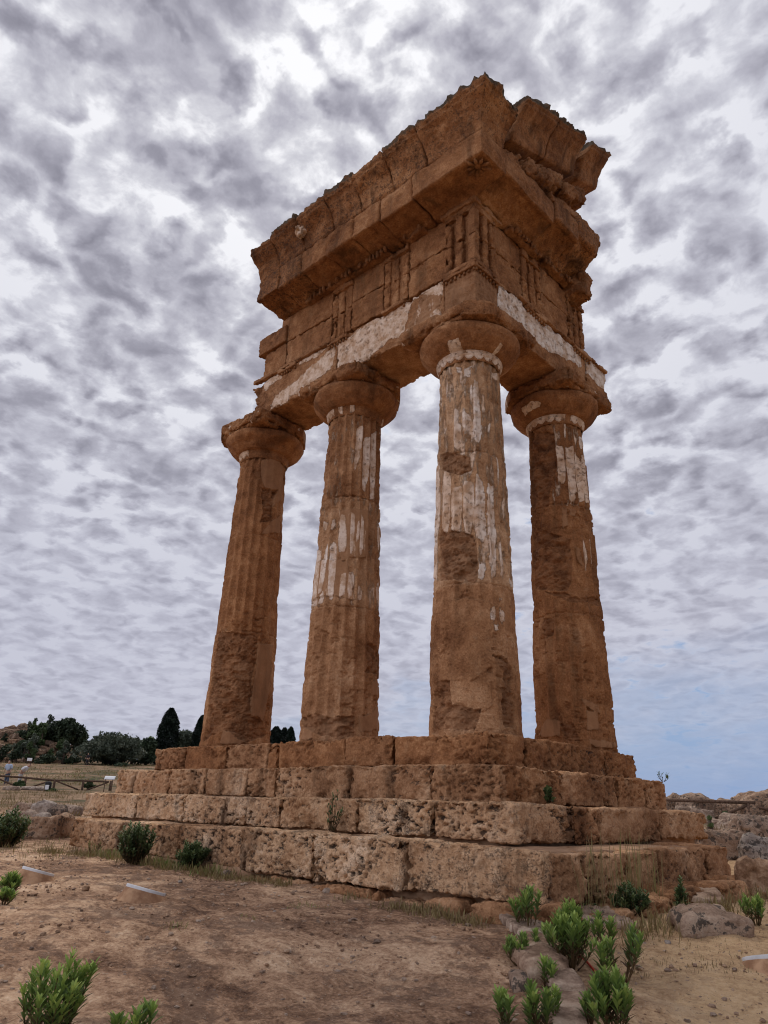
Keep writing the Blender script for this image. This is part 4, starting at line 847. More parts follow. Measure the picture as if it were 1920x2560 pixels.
for i, (x, y) in enumerate([(1800, 2035), (1830, 2050), (1760, 2052), (1716, 2046)]):
    p = onground(at(x, y, 27+3*i)); rock('rubble_stone', p, (.9, .6, .35+.08*i), i*1.3, 0, 'loose stone on the ground behind the right fence', 'loose stones by the right fence', grey=.5, lichen=.3, seed=30+i, cat='stone')
# left hand side stones
rock_px('stone_block', 45, 148, 2044, 2118, 'upright weathered block left of the lowest step', .6, None, grey=.1, lichen=.45, seed=40, rnd=.25, cat='stone', dist=15.2, h=.62)
rock_px('stone_block', 108, 150, 2046, 2085, 'grey flat stones behind the upright block', .8, None, grey=.9, lichen=.3, seed=41, cat='stone', dist=17.5, h=.42)
g_ = 'loose rocks left of the temple'
for i, (x0, x1, yt, dd, gr, li, lb) in enumerate([(78, 140, 2005, 21, .95, .2, 'pale grey rounded rock left of the temple steps'), (120, 166, 2012, 19.5, .5, .85, 'black lichen-covered rock beside the pale one'), (40, 82, 2006, 22, .4, .4, 'brown low rock left of the pale grey one'), (58, 92, 2028, 18, .6, .2, 'small pinkish rock in front of the pale grey one'), (88, 122, 2034, 17.5, .9, .2, 'small white stone below the black rock'), (160, 200, 2012, 23, .6, .3, 'rough stone right against the second step end'), (22, 60, 2024, 20, .5, .3, 'flat stone by the left bush'), (50, 85, 1968, 48, .8, .3, 'grey boulder under the left fence'), (0, 30, 1966, 47, .6, .3, 'stone at the left edge under the fence')]):
    p = onground(at((x0+x1)/2, 2040, dd)); k = dd*1.05/FPX; top = at((x0+x1)/2, yt, dd)[2]
    rock('boulder', p, ((x1-x0)*k, (x1-x0)*k*.8, max(.12, top-p[2])), math.atan2(RT[1], RT[0])+.3*math.sin(i*2), 0, lb, g_, grey=gr, lichen=li, rnd=.8, seed=50+i, amp=.14)
# rocky mound far left: separate boulders
rs = np.random.RandomState(11); protos = []
for i in range(4):
    o = rock('mound_boulder', (0, 0, 0), (1.9+.4*i, 1.5, 1.0+.15*i), 0, 0, 'brown boulder tumbled on the far rocky mound', 'boulders on the rocky mound', grey=.05+.08*i, lichen=.62, rnd=.4, seed=70+i, amp=.2, res=.12, cat='boulder')
    protos.append(o)
for i in range(170):
    px_, py_ = rs.uniform(-10, 196), rs.uniform(1856, 1914)
    dd = 118+(1914-py_)*.45
    p = at(px_, py_, dd); p = onground(p)
    if i < 4: o = protos[i]
    else: o = protos[i % 4].copy(); COL.objects.link(o)
    o.location = p-np.array([0, 0, .15]); o.rotation_euler = (rs.uniform(-.2, .2), rs.uniform(-.2, .2), rs.uniform(0, 6.3)); s_ = rs.uniform(.25, .8)**1.4+.08; o.scale = (s_, s_, s_*rs.uniform(.7, 1.1))

# ------------------------------------------------------------------ plants
def make_leaf(name, cols, dark=(.02, .03, .012), trans=.25, rough=.6):
    m, t, b = newmat(name)
    co = t.new('ShaderNodeTexCoord').outputs['Object']
    n = t.noise(co, 3.0, 3, .6)
    a = t.math('ADD', attr(t, 'age'), t.math('MULTIPLY', t.math('SUBTRACT', n, .5), .25), clamp=True)
    c = t.ramp(a, cols)
    t.l.new(c, b.inputs['Base Color']); b.inputs['Roughness'].default_value = rough; b.inputs['Specular IOR Level'].default_value = .25
    if trans:
        tr = t.new('ShaderNodeBsdfTranslucent', {'Color': c}); mx = t.new('ShaderNodeMixShader', {0: trans, 1: b.outputs[0], 2: tr.outputs[0]})
        t.l.new(mx.outputs[0], t.n['Material Output'].inputs[0])
    return m
HERB = make_leaf('herb_leaf', [(0, (.13, .080, .040)), (.14, (.10, .095, .038)), (.45, (.115, .185, .048)), (.75, (.225, .33, .072)), (1, (.40, .50, .125))])
BUSH = make_leaf('dark_bush_leaf', [(0, (.05, .045, .022)), (.3, (.045, .070, .026)), (.6, (.075, .115, .042)), (1, (.16, .21, .080))], trans=.15)
DRY = make_leaf('dry_grass_blade', [(0, (.16, .105, .045)), (.5, (.27, .21, .09)), (.8, (.19, .22, .06)), (1, (.12, .19, .045))], trans=.15)
STEM = simple('plant_stem', (.07, .038, .022), (.15, .10, .045), 30)
def leaves(P, D, U, L, Wd, age, curve=.25):
    """vectorised lanceolate folded leaves: base points P, direction D, up U"""
    n = len(P); D = D/np.linalg.norm(D, axis=1)[:, None]
    S = np.cross(D, U); S /= np.maximum(np.linalg.norm(S, axis=1), 1e-6)[:, None]; Nn = np.cross(S, D)
    L = L[:, None]; Wd = Wd[:, None]
    def pt(t, s, w): return P+D*L*t+S*Wd*s-Nn*L*curve*t*t+Nn*Wd*w
    V = np.stack([pt(0, 0, 0), pt(.28, -.62, .2), pt(.28, 0, 0), pt(.28, .62, .2), pt(.58, -1, .3), pt(.58, 0, 0), pt(.58, 1, .3), pt(.85, -.68, .2), pt(.85, 0, 0), pt(.85, .68, .2), pt(1, 0, 0)], 1).reshape(-1, 3)
    b = np.arange(n)[:, None]*11
    T = (b[:, :, None]+np.array([[0, 2, 1], [0, 3, 2], [7, 8, 10], [8, 9, 10]])).reshape(-1, 3)
    Q = (b[:, :, None]+np.array([[1, 2, 5, 4], [2, 3, 6, 5], [4, 5, 8, 7], [5, 6, 9, 8]])).reshape(-1, 4)
    return V, Q, T, np.repeat(age, 11)
def herb(name, base, h, spread, ns, nl, leaf, label, seed, group=None, mat=None, cat='plant', up=.75, lean=(0, 0), bare=.28, shape=1.0, wid=.135):
    """bushy herb of upright leafy shoots: stems + leaves parts"""
    r = np.random.RandomState(seed); root = empty(name, base, label, cat, group)
    st = []; PP = []; DD = []; LL = []; AA = []
    for i in range(ns):
        az = r.uniform(0, 2*math.pi); rad = spread*math.sqrt(r.uniform(0, 1)); hh = h*(1-.45*(rad/max(spread, .01))**2*shape)*(r.uniform(.72, 1.05) if mat is None else r.uniform(.4, 1.12))
        b0 = np.array([math.cos(az), math.sin(az), 0])*rad*.22; tip = np.array([math.cos(az)*rad+lean[0]*h, math.sin(az)*rad+lean[1]*h, hh])
        mid = (b0+tip)/2+np.array([math.cos(az), math.sin(az), 0])*rad*.15-np.array([0, 0, hh*.02])
        tt = np.linspace(0, 1, 9)[:, None]; C = (1-tt)**2*b0+2*tt*(1-tt)*mid+tt**2*tip
        st.append(tube(C, np.linspace(.006, .0025, 9)*max(.7, h/.45), 5))
        k = max(6, int(nl*hh/h)); ts = bare+(1-bare)*np.linspace(0, 1, k)**.8
        B = (1-ts[:, None])**2*b0+2*ts[:, None]*(1-ts[:, None])*mid+ts[:, None]**2*tip
        axis = (tip-mid)/np.linalg.norm(tip-mid)
        ph = np.arange(k)*2.39996+r.uniform(0, 6); elev = (.45+up*ts**1.5)+r.uniform(-.18, .18, k)
        d_ = np.stack([np.cos(ph)*np.cos(elev), np.sin(ph)*np.cos(elev), np.sin(elev)], 1)+axis*.45
        keepk = r.rand(k) < np.where(ts > .7, .95, .72)
        l_ = keepk*leaf*np.where(ts > .85, 1.15-.35*(ts-.85)/.15, .75+.45*np.sin(ts*2.2))*r.uniform(.75, 1.15, k)
        PP.append(B); DD.append(d_); LL.append(l_); AA.append(np.clip(.05+ts**1.4*.82+r.uniform(-.2, .2, k)+r.uniform(-.12, .12), 0, 1)*np.where((ts < .5) & (r.rand(k) < .5), .12, 1))
    V, F = join(st); mkq('stems', V+np.array(base), F, STEM, root)
    P = np.concatenate(PP)+np.array(base); D = np.concatenate(DD); L = np.concatenate(LL)
    V, Q, T, age = leaves(P, D, np.tile([0, 0, 1.0], (len(P), 1)), L, L*wid, np.concatenate(AA))
    mk('leaves', V, Q, mat or HERB, root, attrs=dict(age=age), F2=T)
    return root
def herb_px(px, ybase, ytop, halfw, ns, nl, label, seed, leaf=None, group=None, mat=None, name='leafy_herb', dist=None, **kw):
    p = at(px, ybase) if dist is None else onground(at(px, ybase, dist)); p = onground(p); k = mpp(p)
    h = (ybase-ytop)*k*1.0; return herb(name, p-np.array([0, 0, .01]), h, halfw*k, max(3, int(ns*(.95 if mat is None else 1.3))), int(nl*1.35), (leaf or .085)*.72, label, seed, group, mat, **kw)
G1 = 'green herbs along the stone row'
herb_px(1322, 2336, 2212, 46, 11, 30, 'upright dark-stemmed herb in front of the temple corner', 1, group=G1, bare=.35)
herb_px(1428, 2425, 2278, 78, 40, 30, 'broad dense bright green bush right of the stone row', 2, group=G1)
herb_px(1512, 2385, 2286, 30, 8, 26, 'small shoot behind the broad green bush', 3, group=G1, bare=.4)
herb_px(1560, 2455, 2318, 62, 9, 32, 'loose herb with brown lower leaves right of the bush', 4, group=G1, bare=.25, lean=(.1, .05))
herb_px(1298, 2412, 2338, 36, 22, 22, 'faded olive tuft left of the stone row', 5, group=G1, leaf=.06)
herb_px(1341, 2384, 2322, 12, 3, 24, 'single thin shoot between two row stones', 6, group=G1, leaf=.06)
herb_px(1362, 2482, 2396, 26, 4, 40, 'single tall leafy shoot before the rounded boulder', 7, group=G1, bare=.05)
herb_px(1268, 2590, 2462, 26, 4, 46, 'leftmost bright shoot at the bottom of the stone row', 8, group=G1, bare=.05)
herb_px(1352, 2610, 2458, 40, 7, 46, 'thick bright shoots rising from the bottom edge', 9, group=G1, bare=.05)
herb_px(1392, 2575, 2478, 22, 4, 30, 'thin yellowish shoot leaning on the last stones', 10, group=G1, bare=.3, leaf=.06)
herb_px(1540, 2600, 2450, 66, 16, 34, 'wide leafy herb at the bottom right of the row', 11, group=G1)
herb_px(1508, 2470, 2380, 22, 4, 34, 'narrow shoot just above the wide bottom herb', 12, group=G1, bare=.1)
herb_px(1482, 2575, 2490, 26, 5, 26, 'low herb with reddish leaves beside the last stones', 13, group=G1, leaf=.07)
herb_px(92, 2640, 2400, 92, 22, 42, 'large bright green herb in the bottom left corner', 14, bare=.15)
herb_px(150, 2600, 2376, 34, 5, 42, 'tall shoot leaning right in the bottom left corner', 15, bare=.3, lean=(.12, .1))
herb_px(345, 2640, 2502, 32, 5, 36, 'short shoot at the bottom edge right of the corner herb', 16, bare=.05)
herb_px(288, 2625, 2542, 20, 4, 30, 'tiny shoot at the bottom edge beside the corner herb', 17, bare=.05)
herb_px(22, 2245, 2192, 26, 16, 24, 'light green tuft at the left edge of the ground', 18, leaf=.08)
herb_px(8, 2262, 2230, 22, 12, 22, 'yellow-green low tuft at the left edge', 19, leaf=.08)
herb_px(1892, 2315, 2232, 34, 18, 24, 'olive green herb at the right edge', 20, leaf=.07)
# darker bushes against the steps
G2 = 'bushes growing against the steps'
herb_px(333, 2160, 2068, 50, 60, 34, 'dark green bush against the lowest step on the left', 30, .075, G2, BUSH, 'wall_bush', bare=.05, shape=.6, up=.3, wid=.22)
herb_px(476, 2178, 2108, 42, 60, 30, 'rounded dark green bush right of the larger wall bush', 31, .07, G2, BUSH, 'wall_bush', bare=.05, shape=.8, up=.3, wid=.22)
herb_px(1580, 2290, 2215, 52, 46, 26, 'straggly olive bush under the right face of the steps', 32, .06, G2, BUSH, 'wall_bush', bare=.1, up=.4, wid=.22)
herb_px(1704, 2284, 2204, 18, 22, 26, 'narrow dark plant growing up the right footing', 33, .06, G2, BUSH, 'wall_bush', bare=.05, up=.3, wid=.22)
herb_px(1480, 2290, 2262, 30, 16, 16, 'low scrub beside the pale slab', 34, .05, G2, BUSH, 'wall_bush', bare=.05, up=.3, wid=.25)
herb_px(14, 2100, 2012, 52, 60, 28, 'green bush at the left edge behind the upright block', 35, .10, None, BUSH, 'wall_bush', bare=.05, shape=.8, up=.3, wid=.22, dist=13.5)
herb_px(232, 2138, 2100, 22, 20, 14, 'small grey dry shrub left of the wall bush', 36, .04, G2, DRY, 'wall_bush', bare=.1)
for i, (px_, py_, z_, lb) in enumerate([(836, 2066, -.76, 'thin dark weed rooted in the second step above the large block'), (1358, 1995, -.42, 'small dark weed on the second step in the right face')]):
    v = pixray(px_, py_); t = (-1.66-CAM[1])/v[1] if i == 0 else (1.17-CAM[0])/v[0]
    p = CAM+v*t
    if i == 0: p[2] = -1.095; p[1] = -1.70
    else: p[2] = -.75; p[0] = 1.24
    herb('step_weed', p, .42 if i == 0 else .17, .12 if i == 0 else .05, 12 if i == 0 else 14, 12, .05, lb, 40+i, 'weeds on the steps', BUSH, 'weed', wid=.3 if i else .2, bare=.1)
p = np.array([1.05, 2.93, -.376]); herb('step_weed', p, .12, .10, 6, 8, .05, 'little sprig at the right end of the upper step', 43, 'weeds on the steps', BUSH, 'weed', bare=.1)

def blades(name, pts, hs, label, seed, ages=(0, .6), wid=.006, cat='grass', lean=.35, per=12, spread=.05, kind='stuff', mat=None):
    r = np.random.RandomState(seed); n = len(pts)*per; P = np.repeat(np.asarray(pts, float), per, 0)
    P[:, :2] += r.normal(0, spread, (n, 2)); P[:, 2] = gz(P[:, 0], P[:, 1])-.01
    H = np.repeat(np.broadcast_to(hs, (len(pts),)), per)*r.uniform(.25, 1.15, n); az = r.uniform(0, 6.283, n)
    D = np.stack([np.cos(az)*lean*r.uniform(.1, 2.2, n), np.sin(az)*lean*r.uniform(.1, 2.2, n), np.ones(n)], 1)
    U = np.stack([np.cos(az), np.sin(az), np.zeros(n)], 1)
    V, Q, T, age = leaves(P, D, U, H, np.full(n, wid), r.uniform(ages[0], ages[1], n), .2)
    o = mk(name, V, Q, mat or DRY, None, attrs=dict(age=age), F2=T); return tag(o, label, cat, None, kind)
r = np.random.RandomState(21)
# dry grass along the foot of the steps
xs = r.uniform(-6.0, 2.3, 800); xs = xs[fbm(np.stack([xs, xs*0, xs*0], 1), 1.6, 3) > .18]; pts = np.stack([xs, -2.38-np.abs(r.normal(0, .09, len(xs)))-.12*(xs > -1.5), xs*0], 1)
blades('dry_grass', pts, .085, 'dry yellowish grass along the foot of the left steps', 3, (0, .55), per=7, spread=.05, wid=.0035, lean=.6)
xs = r.uniform(-4.6, -1.6, 90); pts = np.stack([xs, -2.30-np.abs(r.normal(0, .10, 90)), xs*0], 1)
blades('green_grass', pts, .13, 'green weeds between the wall bushes', 4, (.2, .95), per=12, spread=.07, wid=.004, lean=.7)
ys = r.uniform(-2.2, 1.9, 240); pts = np.stack([2.80+np.abs(r.normal(0, .14, 240)), ys, ys*0], 1)
blades('dry_grass', pts, .15, 'dry grass along the right footing of the temple', 5, (0, .6), per=4, spread=.06, wid=.004, lean=.5)
# tall thin stalks in front of the right face of the lowest step
pts = np.array([[2.36+r.uniform(0, .12), y_s, 0] for y_s in r.uniform(-1.9, -.6, 22)])
o = blades('tall_stalk', pts, .60, 'tall thin stalks standing before the right face of the lowest step', 6, (.1, .7), per=6, spread=.05, wid=.0028, lean=.16)
pts = []
for i in range(230):
    px_, py_ = r.uniform(1540, 1935), r.uniform(2320, 2450); pts.append(at(px_, py_))
blades('sparse_grass', np.array(pts), .035, 'sparse short dry tufts on the sandy ground at right', 7, (0, .5), per=3, spread=.02, wid=.0018, lean=.5)
pts = [at(x, y) for x, y in [(440, 2318), (436, 2320), (760, 2268), (790, 2272), (740, 2270), (85, 2200), (620, 2300)]]
blades('grass_tuft', np.array(pts), .06, 'small green tufts scattered on the bare ground', 8, (.4, .8), per=22, spread=.04, wid=.0022, lean=.8)
pts = [at(r.uniform(-10, 270), r.uniform(2085, 2150)) for i in range(70)]
blades('dry_grass', np.array(pts), .12, 'dry grass left of the steps', 9, (0, .7), per=10, spread=.12, wid=.004, lean=.7)
pts = [onground(at(r.uniform(-20, 275), 2040, r.uniform(22, 44))) for i in range(90)]
blades('field_grass', np.array(pts), .22, 'pale dry grass in the field by the left fence', 10, (0, .5), per=16, spread=.35, wid=.010, lean=.7)
pts = [onground(at(r.uniform(1660, 1940), 2040, r.uniform(20, 48))) for i in range(110)]
blades('field_grass', np.array(pts), .28, 'pale dry grass around the right fence', 11, (0, .5), per=16, spread=.3, wid=.010, lean=.7)
pts = [onground(at(r.uniform(-20, 380), 1930, r.uniform(60, 118))) for i in range(150)]
blades('field_grass', np.array(pts), .28, 'scrubby grass on the rising field at left', 12, (0, .8), per=14, spread=.8, wid=.03, lean=.9)
# gravel
def gravel():
    rr = np.random.RandomState(4); n = 9000
    base, F0 = lattice_box((-1, -1, -1), (1, 1, 1), (1.0,)*3); base = base/np.linalg.norm(base, axis=1)[:, None]
    s = rr.uniform(0, 1, n); ok = 0; P = []
    X = rr.uniform(-6, 4.6, n*3); Y = rr.uniform(-6.9, 1.5, n*3)
    keep = ((Y < -2.55) | (X > 2.95))
    X, Y = X[keep][:n], Y[keep][:n]; n = len(X)
    sz = .004+.017*rr.uniform(0, 1, n)**4.2
    V = base[None]*sz[:, None, None]*rr.uniform(.6, 1.25, (n, 1, 3))*np.array([1, 1, .65])*(1+.18*rr.normal(0, 1, (n, len(base), 1)))
    V += np.stack([X, Y, gz(X, Y)+sz*.2], 1)[:, None]
    F = (F0[None]+np.arange(n)[:, None, None]*len(base)).reshape(-1, 4)
    g = np.repeat(rr.uniform(.0, .6, n), len(base))
    o = mk('gravel', V.reshape(-1, 3), F, ROCK, attrs=dict(grey=g, lichen=.1), smooth=False); tag(o, 'small pale stones strewn over the bare ground', 'gravel', None, 'stuff')
gravel()
for i, (px_, py_, w_, lb) in enumerate([(212, 2228, 18, 'small brown stone between the two floodlight mounds'), (450, 2207, 10, 'whitish pebble near the foot of the steps'), (818, 2235, 22, 'grey stone lying by the footing stones'), (686, 2284, 9, 'pale pebble on the bare ground'), (1672, 2365, 18, 'pale stone on the sandy ground at right'), (562, 2195, 26, 'dark stone at the foot of the large blocks'), (640, 2178, 40, 'dark flat rubble stone under the large blocks')]):
    rock_px('loose_stone', px_-w_/2, px_+w_/2, py_-w_*.6, py_, lb, .8, None, grey=[0, 1, .6, 1, 1, .5, .5][i], lichen=[.1, 0, .3, 0, .1, .8, .8][i], seed=90+i, rnd=.9, cat='stone')
# ------------------------------------------------------------------ in-ground floodlights on small mounds
RIM = simple('white_metal_rim', (.45, .44, .43), (.62, .61, .60), 8, .5, 0, .4)
GLASS, t, b = newmat('floodlight_glass'); b.inputs['Base Color'].default_value = (.03, .035, .04, 1); b.inputs['Roughness'].default_value = .12; b.inputs['Specular IOR Level'].default_value = .5
MOUND = simple('sandy_mound', (.24, .125, .068), (.46, .28, .16), 9, .95, .03)
def floodlight(px_, py_, rad, facing, label, hgt=.14):
    p = onground(at(px_, py_)); root = empty('ground_floodlight', p, label, 'floodlight', 'floodlights set in the ground')
    tilt = .26; az = facing
    nx = np.array([math.cos(az)*math.sin(tilt), math.sin(az)*math.sin(tilt), math.cos(tilt)]); a_ = np.array([-math.sin(az), math.cos(az), 0]); b_ = np.cross(nx, a_)
    c = p+np.array([0, 0, hgt])
    an = np.linspace(0, 2*math.pi, 64, endpoint=False)
    ringv = lambda rr_, hh: c+rr_*(np.cos(an)[:, None]*a_+np.sin(an)[:, None]*b_)+nx*hh
    rings = []
    top = ringv(rad, -.01); foot = p+np.stack([np.cos(an), np.sin(an), an*0], 1)*0+(rad*1.7)*(np.cos(an)[:, None]*a_+np.sin(an)[:, None]*np.array([b_[0], b_[1], 0])/max(1e-6, np.hypot(b_[0], b_[1])))
    foot[:, 2] = gz(foot[:, 0], foot[:, 1])-.02
    for t_ in np.linspace(0, 1, 10): rings.append(top*(1-t_)+foot*t_+np.array([0, 0, -.02*math.sin(t_*3.14)]))
    V = np.concatenate(rings); V = V+.045*fbm(V, 6, 4)[:, None]*np.array([.5, .5, 1])*np.repeat(np.linspace(0, 1, 10), 64)[:, None]
    mk('mound', V, gridF(10, 64, True)[:, ::-1], MOUND, root)
    V = np.concatenate([ringv(rad*1.0, -.03), ringv(rad*1.02, .004), ringv(rad*1.0, .010), ringv(rad*.90, .009), ringv(rad*.88, -.002)])
    mk('rim', V, gridF(5, 64, True)[:, ::-1], RIM, root)
    V = np.concatenate([ringv(rad*.89, .001), ringv(rad*.4, .001), ringv(.001, .001)])
    mk('lens', V, gridF(3, 64, True)[:, ::-1], GLASS, root)
tcam = math.atan2(3.0, -2.2)
floodlight(92, 2200, .15, math.atan2(2.3, .3), 'farther round floodlight with pale rim on an orange mound at left', .075)
floodlight(362, 2246, .165, math.atan2(2.2, .4), 'nearer round floodlight with pale rim on a sandy mound', .065)
floodlight(1945, 2412, .21, math.atan2(2.0, -2.0), 'floodlight with a long pale rim at the right edge', .03)
RED = simple('red_cable', (.42, .05, .03), (.5, .07, .04), 5, .5)
p0, p1, p2 = onground(at(1440, 2395)), onground(at(1468, 2418)), onground(at(1496, 2438))
V, F = tube([p0+(0, 0, .0), (p0+p1)/2+(0, 0, .03), p1+(0, 0, .025), (p1+p2)/2+(0, 0, .012), p2], .007, 8); tag(mkq('cable', V, F, RED), 'thin red cable lying on the ground by the broad bush', 'cable')
# ------------------------------------------------------------------ fences
LOG = simple('weathered_log', (.075, .046, .031), (.16, .10, .068), 14, .9, .02)
def fence(label, posts, rails, braces, rad):
    root = empty('log_fence', posts[0][0], label, 'fence')
    for b_, hgt in posts:
        b_ = np.asarray(b_); V, F = tube([b_+(0, 0, -.15), b_+(0, 0, hgt*.5), b_+(0, 0, hgt)], rad*1.15, 10); mkq('post', V, F, LOG, root)
    for a_, c_ in rails: V, F = tube([a_, (np.asarray(a_)+c_)/2, c_], rad, 10); mkq('rail', V, F, LOG, root)
    for a_, c_ in braces: V, F = tube([a_, (np.asarray(a_)+c_)/2, c_], rad*.8, 10); mkq('brace', V, F, LOG, root)
DL = 50.0
def fp(px_, py_, dd): return at(px_, py_, dd)
lp = [(-12, 1969, 1936), (60, 1969, 1941), (132, 1979, 1948), (204, 1980, 1949), (273, 1981, 1952)]
base = [fp(x, y, DL) for x, y, _ in lp]; tops = [fp(x, y, DL) for x, _, y in lp]
for b_, t_2 in zip(base, tops): b_[2] = min(b_[2], float(gz(b_[0], b_[1])[0]))
fence('long log rail fence with diagonal braces on the left field', [(b_, t_2[2]-b_[2]) for b_, t_2 in zip(base, tops)], [(tops[i]+(0, 0, -.06), tops[i+1]+(0, 0, -.06)) for i in range(4)],
      [(fp(70, 1970, DL), fp(130, 1951, DL)), (fp(134, 1950, DL), fp(200, 1976, DL)), (fp(208, 1978, DL), fp(270, 1956, DL)), (fp(-10, 1944, DL), fp(52, 1971, DL))], .058)
DR = 33.0
rp = [(1757, 2038, 1996), (1876, 2046, 2004)]
base = [onground(fp(x, y, DR)) for x, y, _ in rp]; tops = [fp(x, t_2, DR) for x, _, t_2 in rp]
e0 = fp(1640, 1999, DR); e1 = fp(1888, 2007, DR)
fence('dark log fence on the right with one diagonal brace', [(b_, t_2[2]-b_[2]) for b_, t_2 in zip(base, tops)], [(e0, e1+(0, 0, .0)), (fp(1790, 2061, DR-2), fp(1900, 2064, DR-2))],
      [(fp(1780, 2049, DR), fp(1872, 2012, DR)), (fp(1878, 2012, DR), fp(1940, 2030, DR))], .062)
# ------------------------------------------------------------------ trees on the skyline
TREE = make_leaf('evergreen_foliage', [(0, (.016, .026, .013)), (.5, (.036, .054, .026)), (1, (.085, .110, .058))], trans=.1)
OLIVE = make_leaf('olive_foliage', [(0, (.026, .036, .022)), (.5, (.070, .088, .056)), (1, (.17, .19, .135))], trans=.1)
CYP = make_leaf('cypress_foliage', [(0, (.005, .010, .006)), (.6, (.010, .019, .011)), (1, (.020, .034, .018))], trans=.05)
BARK = simple('tree_bark', (.05, .035, .025), (.11, .08, .06), 6, .95, .05)
def card_leaves(P, size, r, age):
    n = len(P); a_ = r.normal(0, 1, (n, 3)); a_ /= np.linalg.norm(a_, axis=1)[:, None]; b_ = np.cross(a_, r.normal(0, 1, (n, 3))); b_ /= np.linalg.norm(b_, axis=1)[:, None]
    s = (size*r.uniform(.5, 1.2, n))[:, None]
    V = np.stack([P-a_*s, P-b_*s*.45+a_*s*.1, P+a_*s, P+b_*s*.45-a_*s*.1], 1).reshape(-1, 3)
    return V, np.arange(n*4).reshape(-1, 4), np.repeat(age, 4)
def tree(name, px_, ytop, ybase, halfw, dist, label, seed, mat=None, nl=5200, group='trees on the skyline', lobes=9, cat='tree', trunk=.22, kind='round', sz=.22):
    r = np.random.RandomState(seed); c = onground(at(px_, ybase, dist)); zt = at(px_, ytop, dist)[2]; zb = min(c[2], at(px_, ybase, dist)[2]); H = zt-zb; Wd = halfw*dist*1.03/FPX
    base = np.array([c[0], c[1], min(c[2], zb)]); root = empty(name, base, label, cat, group)
    tr = [base+(0, 0, -.3), base+np.array([.1*Wd*r.uniform(-1, 1), .1*Wd*r.uniform(-1, 1), H*.35]), base+(0, 0, H*.8)]
    tp = [tube(np.array(tr), [.09*H**.7+.06, .06*H**.7+.04, .03], 8)]
    if kind == 'cypress':
        t = r.uniform(0, 1, nl)**.85; prof_ = np.interp(t, [0, .1, .3, .6, .8, .92, 1], [.85, .97, 1.0, .88, .66, .42, .14])
        az = r.uniform(0, 6.283, nl); rad = Wd*prof_*np.sqrt(r.uniform(.35, 1, nl))*(1+.10*np.sin(az*5+t*20)+.07*np.sin(az*11+t*47))
        P = np.stack([np.cos(az)*rad, np.sin(az)*rad, t*H], 1)+base
        age = np.clip(.35+.5*fbm(P, .9, 2)+r.uniform(-.2, .2, nl), 0, 1)
    else:
        Ps = []
        for i in range(lobes):
            a = r.uniform(0, 6.283); q = r.uniform(0, .72)*Wd; zc = H*(trunk+(1-trunk)*r.uniform(.25, .78)*(1-.35*(q/Wd)**2)); R_ = Wd*r.uniform(.30, .48)
            if i == 0: q = 0; zc = H*(1-.20); R_ = Wd*.42
            cc = np.array([math.cos(a)*q, math.sin(a)*q, zc]); k = nl//lobes
            n_ = r.normal(0, 1, (k, 3)); n_ /= np.linalg.norm(n_, axis=1)[:, None]
            rr_ = R_*(r.uniform(.45, 1.05, k)**.6)*(1+.22*fbm(n_*1.3+i*5, 2.2, 3))
            q_ = cc+n_*rr_[:, None]*np.array([1, 1, min(1.0, H/Wd*.55)]); Ps.append(q_)
            tp.append(tube(np.array([tr[1], (np.array(tr[1])+base+cc)/2+(0, 0, -.1*H), base+cc]), [.05*H**.6, .035*H**.6, .015], 6))
        P = np.concatenate(Ps); P[:, 2] = np.clip(P[:, 2], H*.03, H*1.02); P = P+base
        age = np.clip(.45+.45*fbm(P, .8, 2)+r.uniform(-.25, .25, len(P)), 0, 1)
    V, F = join(tp); mkq('trunk', V, F, BARK, root)
    V, F, ag = card_leaves(P, sz*np.ones(len(P)), r, age); mk('crown', V, F, mat or TREE, root, attrs=dict(age=ag), smooth=False)
    return root
tree('evergreen_tree', 156, 1796, 1880, 42, 130, 'tallest dark round tree on top of the rocky mound', 1, nl=9000, lobes=14, sz=.30)
tree('evergreen_tree', 98, 1808, 1872, 26, 132, 'greener tree leaning on the left of the tallest mound tree', 2, BUSH, nl=5000, sz=.30)
tree('evergreen_tree', 54, 1828, 1866, 24, 134, 'brownish bush tree on the left end of the mound', 3, nl=3500, sz=.28)
tree('evergreen_tree', 54, 1850, 1880, 20, 122, 'dark low shrub tree on the mound slope', 4, nl=3000, sz=.26)
tree('evergreen_tree', 205, 1830, 1870, 18, 138, 'small tree peeping out between the mound tree and the wide olive', 5, nl=2500, sz=.28)
tree('olive_tree', 268, 1832, 1918, 78, 118, 'wide low olive tree touching the ground', 6, OLIVE, nl=16000, lobes=26, trunk=.05, sz=.26)
tree('olive_tree', 330, 1846, 1900, 30, 124, 'right shoulder olive behind the wide one', 7, OLIVE, nl=4000, sz=.26)
tree('evergreen_tree', 362, 1846, 1915, 34, 122, 'dark dense tree left of the tall cypress', 8, nl=6500, lobes=12, trunk=.05, sz=.27)
tree('evergreen_tree', 372, 1838, 1880, 20, 132, 'loose greener crown just left of the tall cypress', 9, BUSH, nl=2800, sz=.26)
tree('cypress_tree', 410, 1770, 1915, 26, 126, 'tall black-green cypress left of the temple', 10, CYP, nl=14000, kind='cypress', sz=.22)
tree('cypress_tree', 494, 1788, 1915, 21, 128, 'slimmer cypress half hidden by the far column', 11, CYP, nl=11000, kind='cypress', sz=.22)
tree('olive_tree', 457, 1826, 1905, 36, 140, 'round grey-green tree between the two cypresses', 12, OLIVE, nl=7000, lobes=12, sz=.30)
tree('cypress_tree', 685, 1817, 1900, 22, 120, 'left dark cypress between the two left columns', 13, CYP, nl=8000, kind='cypress', sz=.22)
tree('cypress_tree', 706, 1820, 1900, 16, 122, 'middle dark cypress between the two left columns', 14, CYP, nl=6000, kind='cypress', sz=.22)
